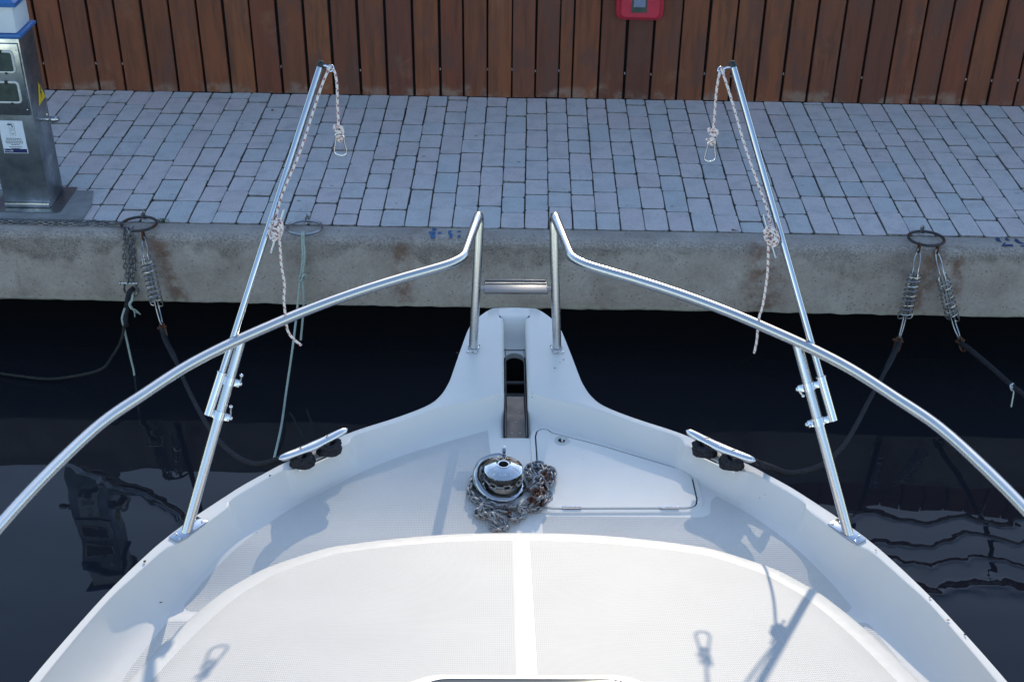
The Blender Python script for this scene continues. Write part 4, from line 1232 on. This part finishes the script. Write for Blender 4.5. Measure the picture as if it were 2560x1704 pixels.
# cleats
def cleat(mx):
    A, B, ax, nr = wraps(mx); c = (A+B)/2; M = Matrix((ax, Vector((-ax.y, ax.x, 0)), Vector((0, 0, 1)))).transposed()
    b = MB(); rows = []; L = .1165
    for i in range(25):
        u = -1+2*i/24; x = u*L
        w = .0158*(1-abs(u)**9)**.5 if abs(u) < 1 else 0; w = max(w, .0012); h = max(.0120*(1-abs(u)**8)**.5, .001)
        w *= (.80+.26*(1-abs(u))); z = .815+.008*u*u
        rows.append([c+M @ Vector((x, w*math.cos(a), z+h*math.sin(a))) for a in [2*PI*k/14 for k in range(14)]])
    b.loft(rows, 0, close_u=True)
    for P in (A, B):
        rws = []
        for z, s_ in ((.762, 1.35), (.770, 1.1), (.79, .85), (.803, .95), (.812, 1.2)):
            rws.append([P+M @ Vector((.013*s_*math.cos(a), .009*s_*math.sin(a), z)) for a in [2*PI*k/14 for k in range(14)]])
        b.loft(rws, 0, close_u=True)
    b.loft([[c+M @ Vector((x*(1 if k else 1.04), y*(1 if k else 1.1), .763+.004*k)) for x, y in ((-.062, -.014), (.062, -.014), (.062, .014), (-.062, .014))] for k in (0, 1)], 0, close_u=True, smooth=False)
    b.poly([c+M @ Vector((x, y, .767)) for x, y in ((-.062, -.014), (.062, -.014), (.062, .014), (-.062, .014))])
    o = part(b, 'cleat', m_cleat, auto=50)
    for P in (A, B):
        b = MB(); q = P+Vector((0, 0, .8276))
        b.lathe([(0, .0004), (.0052, .0006), (.0064, -.0002), (.0066, -.002)], q, 16)
        b.box(q+Vector((0, 0, .0008)), (.0095, .0016, .0008), M @ Matrix.Rotation(R_(38), 3, 'Z'), m=1)
        part(b, 'screw', [DULL, DARK], o)
m_cleat = m_steel('cast_alloy', .28, (.80, .80, .81), .06)
cleat(-1); cleat(1)

# windlass
def windlass():
    c = Vector((-.040, .279, 0))
    b = MB(); z = ZD
    b.lathe([(.066, 0), (.067, .004), (.064, .009), (.060, .011), (.055, .012)], (c.x, c.y, z), 44)
    o = part(b, 'windlass', CHROME)
    b = MB(); b.lathe([(.054, .006), (.0555, .010), (.0545, .018), (.0515, .024), (.0465, .030), (.0455, .036), (.0465, .042), (.0515, .047), (.0530, .051), (.0530, .063)], (c.x, c.y, z), 44)
    part(b, 'drum', m_steel('worn_bronze', .38, (.20, .185, .165), .1), o)
    b = MB(); rnd = random.Random(1)
    pth = [Vector((c.x+0.0515*math.cos(a), c.y+0.0515*math.sin(a), z+.037)) for a in [R_(150+ (390-150)*k/40) for k in range(41)]]
    chain_along(b, pth, .030, .020, .0035, .78, .1, 0, rnd); part(b, 'wrapped_chain', ANCH, o)
    b = MB(); zc = z+.063
    prof = [(.0548, 0), (.0564, .002), (.0564, .007), (.0548, .0092), (.0534, .0098), (.046, .0132), (.035, .0175), (.024, .0205), (.0185, .0216), (.0172, .0228), (.0150, .0228), (.0140, .0215), (.0134, .006)]
    b.lathe(prof, (c.x, c.y, zc), 64); b.lathe([(.0136, .0065), (.0, .0065)], (c.x, c.y, zc), 24, m=1); cap = part(b, 'cap', [CHROME, DARK], o)
    # engraved rays and maker's lettering (embossed)
    def surf(r):
        for (r1, z1), (r2, z2) in zip(prof[4:8], prof[5:9]):
            if r2 <= r <= r1: return zc+z1+(z2-z1)*(r1-r)/(r1-r2)
        return zc+.0115
    b = MB()
    for k in range(36):
        a = 2*PI*k/36
        if R_(236) < a < R_(308): continue
        d = Vector((math.cos(a), math.sin(a), 0)); t = Vector((-d.y, d.x, 0))
        ra, rb = (.0315, .046) if k % 2 else (.036, .048)
        pa, pb = c+d*ra, c+d*rb; pa = Vector((pa.x, pa.y, surf(ra)+.0003)); pb = Vector((pb.x, pb.y, surf(rb)+.0003))
        b.poly([pa-t*.0006, pb-t*.0008, pb+t*.0008, pa+t*.0006])
    part(b, 'engraving', DULL, cap)
    b = MB(); arc = [Vector((c.x+0.0484*math.cos(R_(a)), c.y+0.0484*math.sin(R_(a)), surf(0.0484)+.0004)) for a in range(242, 303, 4)]
    b.tube(arc, .0006, 5)
    for k in range(7):           # worn raised letters, one block of strokes each
        a = R_(247+k*8.2); d = Vector((math.cos(a), math.sin(a), 0)); t = Vector((-d.y, d.x, 0))
        def st_(r1, s1, r2, s2):
            p, q = c+d*r1+t*s1, c+d*r2+t*s2; b.tube([Vector((p.x, p.y, surf(r1)+.0004)), Vector((q.x, q.y, surf(r2)+.0004))], .00055, 5)
        sh = 'ETERLED'[k]; l, r = -.0019, .0019; T_, B_ = .0391, .0453; m_ = .0422
        if sh in 'ERLD': st_(T_, l, B_, l)
        if sh == 'E': st_(T_, l, T_, r); st_(m_, l, m_, r*.6); st_(B_, l, B_, r)
        if sh == 'T': st_(T_, l, T_, r); st_(T_, 0, B_, 0)
        if sh == 'R': st_(T_, l, T_, r); st_(T_, r, m_, r); st_(m_, l, m_, r); st_(m_, 0, B_, r)
        if sh == 'L': st_(B_, l, B_, r)
        if sh == 'D': st_(T_, l, T_, 0); st_(B_, l, B_, 0); st_(T_, 0, m_, r); st_(m_, r, B_, 0)
    part(b, 'lettering', CHROME, cap)
    b = MB(); rows = []
    for i in range(31):
        a = R_(86+(296-86)*i/30); f = i/30
        wob = .012*math.sin(PI*f)
        R1 = .0730+.006*math.sin(PI*min(1, f*1.4)); hz = .062-.046*sstep(.30, .80, f)
        taper = sstep(0, .05, f)*.3+.7
        taper *= 1-.5*sstep(.9, 1, f)
        row = []
        for k in range(12):
            t = 2*PI*k/12; row.append(Vector((c.x+(R1+.0115*taper*math.cos(t))*math.cos(a), c.y+(R1+.0115*taper*math.cos(t))*math.sin(a), z+hz*.60+(.006+hz*.42)*taper*math.sin(t))))
        rows.append(row)
    b.loft(rows, 0, close_u=True); b.poly(rows[0]); b.poly(list(reversed(rows[-1])))
    part(b, 'chain_guard', m_steel('guard_steel', .14, (.50, .50, .51), .03), o, auto=50)
    b = MB(); b.box((c.x+.002, c.y+.064, z+.078), (.011, .012, .044), Matrix.Rotation(R_(10), 3, 'X'), bev=.002); b.box((c.x+.002, c.y+.0575, z+.083), (.006, .003, .007), m=1)
    part(b, 'stripper', [CHROME, DARK], o)
    return c
WC = windlass()

# anchor chain heaped round the windlass
def anchor_chain():
    base = W(WC.x, WC.y, ZD); root = thing('anchor_chain', 'rust spotted anchor chain heaped on the deck around the windlass', 'chain', base)
    rnd = random.Random(12); b = MB(off=base)
    def go(pts, jit=.35, roll=.4):
        P = [W(x*(.72 if x > 0 else 1), .258+(y-.322)*(.66 if y < .322 else 1.28), z) for x, y, z in pts]
        P = [p+Vector((rnd.uniform(-.003, .003), rnd.uniform(-.003, .003), 0)) for p in cat(P, 10)]
        chain_along(b, P, .0300, .0200, .0034, roll, jit, 0, rnd)
    z0 = ZD+.009; z1 = ZD+.020; z2 = ZD+.032
    go([(-.10, .395, z0), (-.128, .36, z0), (-.140, .31, z0), (-.128, .255, z0), (-.098, .215, z0), (-.06, .195, z0), (-.01, .195, z0), (.03, .205, z1), (.06, .235, z1), (.075, .28, z1), (.06, .33, z1), (.045, .36, z1)])
    go([(-.115, .375, z1), (-.135, .33, z1), (-.137, .285, z1), (-.115, .235, z1), (-.08, .20, z1), (-.035, .182, z1), (.005, .185, z1), (.05, .21, z2), (.075, .25, z2), (.07, .29, z2)], .4, 1.0)
    go([(-.10, .20, z0), (-.118, .165, z0), (-.10, .135, z0), (-.07, .15, z0), (-.075, .175, z1), (-.105, .165, z2), (-.09, .125, z1), (-.06, .105, z0), (-.075, .072, z0), (-.05, .052, z0), (-.03, .08, z0), (-.05, .11, z1), (-.075, .105, z2), (-.06, .08, z1)], .6)
    go([(-.08, .14, z1), (-.04, .15, z1), (-.01, .13, z0), (-.02, .10, z1), (.0, .12, z0), (.03, .155, z0), (.005, .17, z1), (.03, .185, z1), (.06, .18, z0), (.09, .20, z0), (.105, .24, z0), (.10, .28, z1), (.075, .30, z2)], .6, .8)
    go([(.10, .21, z1), (.115, .25, z1), (.10, .29, z2), (.085, .26, z2), (.095, .22, z2), (.07, .20, z2), (.05, .185, z1)], .6, .2)
    go([(.04, .32, z0), (.075, .335, z0), (.05, .365, z0), (.035, .39, z0), (.065, .40, z1), (.095, .375, z1), (.10, .34, z1), (.07, .35, z2), (.06, .385, z2), (.085, .41, z1), (.115, .395, z1), (.14, .36, z1), (.135, .33, z1), (.11, .335, z2), (.12, .375, z2), (.145, .385, z1), (.15, .35, z1)], .6, .6)
    go([(.06, .31, z1), (.085, .32, z1), (.10, .30, z1), (.09, .27, z1), (.07, .275, z2), (.06, .30, z2), (.08, .345, z2), (.10, .36, z2), (.09, .395, z2)], .6, 1.1)
    go([(.05, .30, z1), (.085, .31, z2), (.10, .335, z2), (.075, .35, z2), (.05, .34, z2), (.045, .37, z1)], .6, .5)
    go([(.12, .25, z0), (.13, .29, z0), (.115, .32, z1), (.10, .345, z1)], .6, .3)
    go([(.12, .34, z0), (.145, .365, z0), (.13, .40, z0), (.10, .41, z0), (.075, .385, z0), (.05, .40, z1), (.04, .37, z1)], .6)
    b.build('links', ANCH, root, auto=0)
anchor_chain()

# ------------------------------------------------------------------ rod poles clamped to the stanchions, with their cords
def proj(p):
    w = Vector(p)-EYE; d = w.dot(FWD); return 1280+F*w.dot(RT)/d, 852-F*w.dot(UP)/d
def Yat(A, B, ypx):
    lo, hi = -1.0, 4.0
    for _ in range(50):
        m = (lo+hi)/2
        if proj(A.lerp(B, m))[1] > ypx: lo = m
        else: hi = m
    return A.lerp(B, lo).y
POLES = {}
def pole(side, sl_top, sl_bot, tip_px, tipY, label, knob_px):
    A, B = (W(*SL[side][0]), W(*SL[side][1]))
    yt = Yat(A, B, sl_top[1]); yb = Yat(A, B, sl_bot[1])
    st, sb_ = py(*sl_top, yt-.004), py(*sl_bot, yb-.004)
    tip = py(*tip_px, tipY); d = (tip-sb_).normalized(); st = sb_+d*(st-sb_).length
    root = thing('mooring_pole', label, 'pole', sb_, 'steel poles clamped to the bow rail stanchions')
    off = sb_; L = (tip-sb_).length
    b = MB(off=off); b.tube([sb_+d*(L*k/10) for k in range(11)], .0092, 16); b.build('pole_tube', STEEL, root, auto=60)
    b = MB(off=off); Mz = d.to_track_quat('Z', 'Y').to_matrix()
    b.lathe([(.0100, -.010), (.0102, .001), (.0096, .004), (.006, .0075), (0, .0085)], tip, 16, Mz); b.build('end_cap', BLACKP, root)
    b = MB(off=off); ls = (st-sb_).length
    b.lathe([(.0095, 0), (.0122, 0), (.0122, ls), (.0095, ls)], sb_, 20, Mz); b.lathe([(.0095, ls-.001), (.0138, ls-.0005), (.0138, ls+.002), (.0095, ls+.002)], sb_, 20, Mz)
    slv = b.build('sleeve', CHROME, root, auto=40)
    sd = (B-A).normalized()
    for k, f in enumerate((.86, .06)):
        P = sb_+d*(ls*f)
        t = (P-A).dot(sd); Q_ = A+sd*t; w = (Q_-P); dist = w.length; w.normalize(); n = sd.cross(w)
        M = Matrix((w, n, sd)).transposed()
        b = MB(off=off)
        b.lathe([(.0142, -.011), (.0166, -.011), (.0166, .011), (.0142, .011)], Q_, 20, Matrix((w, n, sd)).transposed())
        b.box(P.lerp(Q_, .45), (dist*.35, .010, .018), M, bev=.001)
        b.box(Q_+w*.021, (.014, .012, .020), M, bev=.0015)
        b.tube([Q_+w*.024-n*.012, Q_+w*.024+n*.012], .0045, 10)
        cl = b.build('clamp', CHROME, root, auto=40)
        kx = py(knob_px[k][0], knob_px[k][1], (Q_+w*.03).y-.012)
        b = MB(off=off); h = Q_+w*.030; b.sphere(h, .0062); b.tube([h, kx], .0026, 8); b.sphere(kx, .0052); b.build('handle', CHROME, cl)
    POLES[side] = (sb_, tip, d)
    return root, off
def horn(root, off, p0, p1, Y0, Y1, side):
    a, c = py(*p0, Y0), py(*p1, Y1); b = MB(off=off); b.tube([a.lerp(c, k/6) for k in range(7)], .0026, 8); b.sphere(a, .0032); b.sphere(c, .0032)
    sb_, tip, d = POLES[side]; m = a.lerp(c, .5)
    for f in (.40, .60):
        q = a.lerp(c, f); t = (q-sb_).dot(d); b.tube([q, sb_+d*t], .0026, 8)
    b.build('horn_cleat', STEEL, root)
def eye_arm(root, off, side, p):
    sb_, tip, d = POLES[side]; t = (p-sb_).dot(d); b = MB(off=off); q = sb_+d*t
    b.tube(cat([q, q.lerp(p, .6)+Vector((0, 0, .003)), p], 5), .0032, 8)
    w = (p-q).normalized(); M = Matrix((d, Vector(w), d.cross(w))).transposed()
    b.torus(p, .0085, .0024, Matrix((w, d, w.cross(d))).transposed(), 18, 7); b.build('eye', CHROME, root)
rl, ol = pole(-1, (554, 931), (521, 1037), (803, 160), 3.285, 'tall steel pole with black cap clamped to the left stanchion', ((604, 938), (577.5, 1016)))
rr_, or_ = pole(1, (2051, 942), (2083, 1051), (1831, 160), 3.306, 'tall steel pole with black cap clamped to the right stanchion', ((2008, 989), (2026, 1063.5)))

def carabiner(b, top, h, wd, yawv, gate):
    """pear shaped snap hook in the plane of (yawv, z)"""
    s = Vector(yawv).normalized(); z = Vector((0, 0, 1))
    P = [(.0, 0), (.22, -.04), (.36, -.14), (.36, -.24), (.42, -.5), (.52, -.78), (.44, -.93), (.18, -1.0), (-.16, -1.0), (-.42, -.93), (-.5, -.80), (-.30, -.24), (-.34, -.14), (-.22, -.04)]
    pts = [top+s*(x*wd)+z*(y*h) for x, y in P]
    b.tube(resample(cat(pts, 6, True), .0016, True), .0028, 8, closed=True)
def cord(side, label, eye, hang, knot, stub, cara, run, bundle_c, tail, yoff):
    sb_, tip, d = POLES[side]; A, B = sb_, tip
    Ye = Yat(A, B, eye[1])-.008
    e = py(*eye, Ye)
    root = thing('signal_cord', label, 'cord', e, 'red flecked cords on the poles')
    b = MB(off=e); R = .0036
    hp = [py(x, y, Ye) for x, y in hang]
    rp = [py(x, y, Yat(A, B, y)-.012) for x, y in run]
    Yb = Yat(A, B, bundle_c[1])-.026
    b.tube(resample(cat(list(reversed(rp))+[e+Vector((0, 0, .004))]+hp, 10), .0035), R, 12, fleck=.021)
    b.build('line', FLECK, root, auto=0)
    # knot above the hook
    b = MB(off=e); k0 = py(*knot, Ye); kr = random.Random(side+5)
    pts = [k0+Vector((0, 0, .012)), k0+Vector((.010, -.006, .010)), k0+Vector((.008, -.009, -.002)), k0+Vector((-.009, -.008, .004)), k0+Vector((-.011, .006, .010)), k0+Vector((.002, .010, .002)), k0+Vector((.011, .004, -.006)), k0+Vector((.003, -.010, -.012)), k0+Vector((-.007, -.004, -.016)), k0+Vector((-.005, .004, -.026)), k0+Vector((.001, .002, -.033)), k0+Vector((.006, -.002, -.024)), k0+Vector((.004, -.006, -.010))]
    if stub: pts += [py(x, y, Ye-.008) for x, y in stub]
    b.tube(resample(cat(pts, 8), .0030), R, 12, fleck=.021); b.build('knot', FLECK, root, auto=0)
    b = MB(off=e); ct, cb = py(*cara[0], Ye), py(*cara[1], Ye)
    carabiner(b, ct, (ct-cb).length, cara[2], (1, .15*side, 0), 1); b.build('carabiner', CHROME, root, auto=0)
    # coil on the horn cleat
    b = MB(off=e); bc = py(*bundle_c, Yb); ax = d; vw = (EYE-bc).normalized(); vw = (vw-ax*vw.dot(ax)).normalized(); sd = ax.cross(vw); rnd = random.Random(30+side)
    pts = []
    turns = 8
    for i in range(turns*12):
        a = 2*PI*i/12; t = i/(turns*12); tw = math.sin(t*9)*.3
        rx = .0112+.003*math.sin(t*23)+rnd.uniform(-.001, .001); ry = .0225+.003*math.sin(t*17+1)+rnd.uniform(-.0015, .0015)
        u, v_ = rx*math.cos(a), ry*math.sin(a)
        pts.append(bc+sd*(u*math.cos(tw)-v_*math.sin(tw)*.5+.004*math.sin(t*14))+ax*(v_+.003*math.sin(t*21))+vw*(.011*math.sin(a+t*3)+.010*math.sin(t*7)))
    b.tube(resample(cat([rp[-1]]+pts, 3), .0035), R, 12, fleck=.021)
    for o in (-.012, .0, .012):
        pp = []
        for i in range(13):
            a = 2*PI*i/12; pp.append(bc+ax*(o+.006*math.sin(a*.5))+sd*(.0155*math.cos(a))+vw*(.0165*math.sin(a)))
        b.tube(resample(cat(pp, 3), .0035), R, 12, fleck=.021)
    b.build('coil', FLECK, root, auto=0)
    b = MB(off=e); tp = [py(x, y, Yb-.004) for x, y in tail]; b.tube(resample(cat(tp, 8), .0035), R, 12, fleck=.021); b.build('tail', FLECK, root, auto=0)
    return e
eL = cord(-1, 'red flecked white cord on the left pole with a long narrow snap hook', (826, 171),
     [(834, 176), (839, 189), (842.5, 216), (844, 268), (846.4, 314)], (847, 326), None, ((848, 333), (851, 388), .034),
     [(821, 176), (812, 195), (800, 227), (781, 285), (762, 345), (743.5, 397), (720, 450), (700, 502), (691, 540)], (689, 575),
     [(697, 580), (701, 629), (703.6, 665), (711, 709), (709.7, 745), (712, 775), (719, 825), (734, 847), (753, 863)], 0)
eR = cord(1, 'red flecked white cord on the right pole with a stubby knot and a snap hook', (1803, 176),
     [(1798, 187), (1790.7, 233), (1786, 292.7), (1783.6, 323)], (1782, 334), [(1772, 349), (1764, 350)], ((1779, 352), (1775.4, 403), .030),
     [(1806.5, 181), (1820.4, 222), (1837.6, 279), (1854.8, 340.5), (1870, 388), (1883.5, 427), (1902, 478), (1917, 520), (1926, 556)], (1929, 591),
     [(1921, 612), (1920, 656), (1918, 690), (1912, 733), (1906, 767), (1897.6, 794), (1894, 828), (1891.5, 854), (1885.5, 882)], 0)
eye_arm(rl, ol, -1, eL); eye_arm(rr_, or_, 1, eR)
def Yp(side, y): return Yat(POLES[side][0], POLES[side][1], y)-.026
horn(rl, ol, (710, 525), (678, 631), Yp(-1, 525), Yp(-1, 631), -1)
horn(rr_, or_, (1908.5, 537), (1939, 643), Yp(1, 537), Yp(1, 643), 1)

# ------------------------------------------------------------------ bits blown onto the boat
def debris(px, py_, z, l, w, a, name='debris'):
    base = pz(px, py_, z); b = MB(off=base)
    d = Vector((math.cos(a), math.sin(a), .12))*l/2; s = Vector((-math.sin(a), math.cos(a), 0))*w/2; u = Vector((0, 0, w*.35+.0006))
    b.loft([[base-d+u*.3, base-d*.5-s+u*.2, base+d*.4-s+u*.2, base+d+u*.6], [base-d+u*.8, base-d*.5+u*1.6, base+d*.4+u*1.5, base+d+u*1.1], [base-d+u*.3, base-d*.5+s+u*.2, base+d*.4+s+u*.2, base+d+u*.6]], 0)
    return b.build('dry_bit', DEBRIS)
ZR = lambda y: zroof(.4, y)
BITS = [
    ((1723, 1425), .835, .011, .010, .3, 'starry brown bud lying on the right half of the sunlit roof'),
    ((866, 1424), .83, .007, .0025, .2, 'dark sliver lying on the left half of the sunlit roof'),
    ((2325, 1492), .772, .009, .0028, .5, 'dark sliver on the right gunwale, middle of three in a row'),
    ((2370, 1549), .772, .009, .0028, -.2, 'dark sliver on the right gunwale, nearest the middle of the three to the stern side'),
    ((2190, 1375), .772, .006, .0022, -1.0, 'dark speck on the right gunwale just behind the stanchion plate'),
    ((2412, 1586), .772, .007, .0040, -1.1, 'dark blob on the right gunwale, aftmost of the row'),
    ((362, 1403), .772, .008, .0070, .3, 'brown spot on the left gunwale behind the stanchion plate'),
    ((402, 1505), .69, .010, .0026, .05, 'dark sliver on the shaded left side deck'),
    ((1143, 882), .772, .0065, .0045, .0, 'brown bit on the bow platform outside the left rail foot'),
    ((1409, 899), .772, .006, .003, .2, 'dark bit on the bow platform behind the right rail foot, nearest the edge'),
    ((1387, 920), .772, .006, .003, -.1, 'dark bit on the bow platform behind the right rail foot, nearest the slot'),
    ((1400, 906), .772, .004, .002, .6, 'tiny speck between the two bits behind the right rail foot'),
    ((675, 1189), .772, .006, .006, .0, 'brown speck on the left gunwale just aft of the left cleat'),
    ((1330, 993), .772, .005, .002, 0, 'thin dark sliver at the rear edge of the bow platform right of the slot'),
]
for (px, y), z, l, w, a, lab in BITS:
    tag(debris(px, y, z, l, w, a), lab, 'debris', 'dry bits blown onto the boat')
lf = pz(679, 276, .006); b = MB(off=lf)
for k in range(4):
    a = k*.7-.9; d = Vector((math.cos(a), math.sin(a)*.8, .15))*.018; s = Vector((-math.sin(a), math.cos(a), .1))*.005
    b.poly([lf-d*.2, lf+d*.4-s, lf+d, lf+d*.4+s])
tag(b.build('dry_leaf', RUST), 'curled brown leaf on the paving near the fence left of the left pole', 'leaf')

# ------------------------------------------------------------------ light
EL, AZ = R_(22), R_(5)
SUNV = Vector((math.sin(AZ)*math.cos(EL), math.cos(AZ)*math.cos(EL), math.sin(EL)))
sd = bpy.data.lights.new('sun', 'SUN'); sd.energy = 2.15; sd.angle = R_(.55); sd.color = (1, .88, .70)
so = bpy.data.objects.new('sun', sd); COL.objects.link(so); so.rotation_euler = SUNV.to_track_quat('Z', 'Y').to_euler(); so.location = (2, 30, 20)
w = bpy.data.worlds.new('World'); S.world = w; w.use_nodes = True; nt = w.node_tree
sky = nt.nodes.new('ShaderNodeTexSky'); sky.sky_type = 'NISHITA'; sky.sun_disc = False; sky.sun_elevation = EL; sky.sun_rotation = AZ
sky.air_density = 1.0; sky.dust_density = .25; sky.ozone_density = 1.0
bg = nt.nodes['Background']; bg.inputs['Strength'].default_value = .15; nt.links.new(sky.outputs[0], bg.inputs[0])

# ------------------------------------------------------------------ camera
cd = bpy.data.cameras.new('camera'); cd.sensor_fit = 'HORIZONTAL'; cd.sensor_width = 36; cd.lens = F/2560*36; cd.clip_start = .05; cd.clip_end = 2000
co = bpy.data.objects.new('camera', cd); COL.objects.link(co)
M = Matrix((RT, UP, -FWD)).transposed().to_4x4(); M.translation = EYE; co.matrix_world = M
cd.dof.use_dof = False
S.camera = co
S.view_settings.view_transform = 'Standard'; S.view_settings.look = 'None'; S.view_settings.exposure = 1.15; S.view_settings.gamma = 1
S.cycles.max_bounces = 8; S.cycles.use_denoising = True

# the boat's own frame sits at the waterline: its meshes are written in heights above the quay
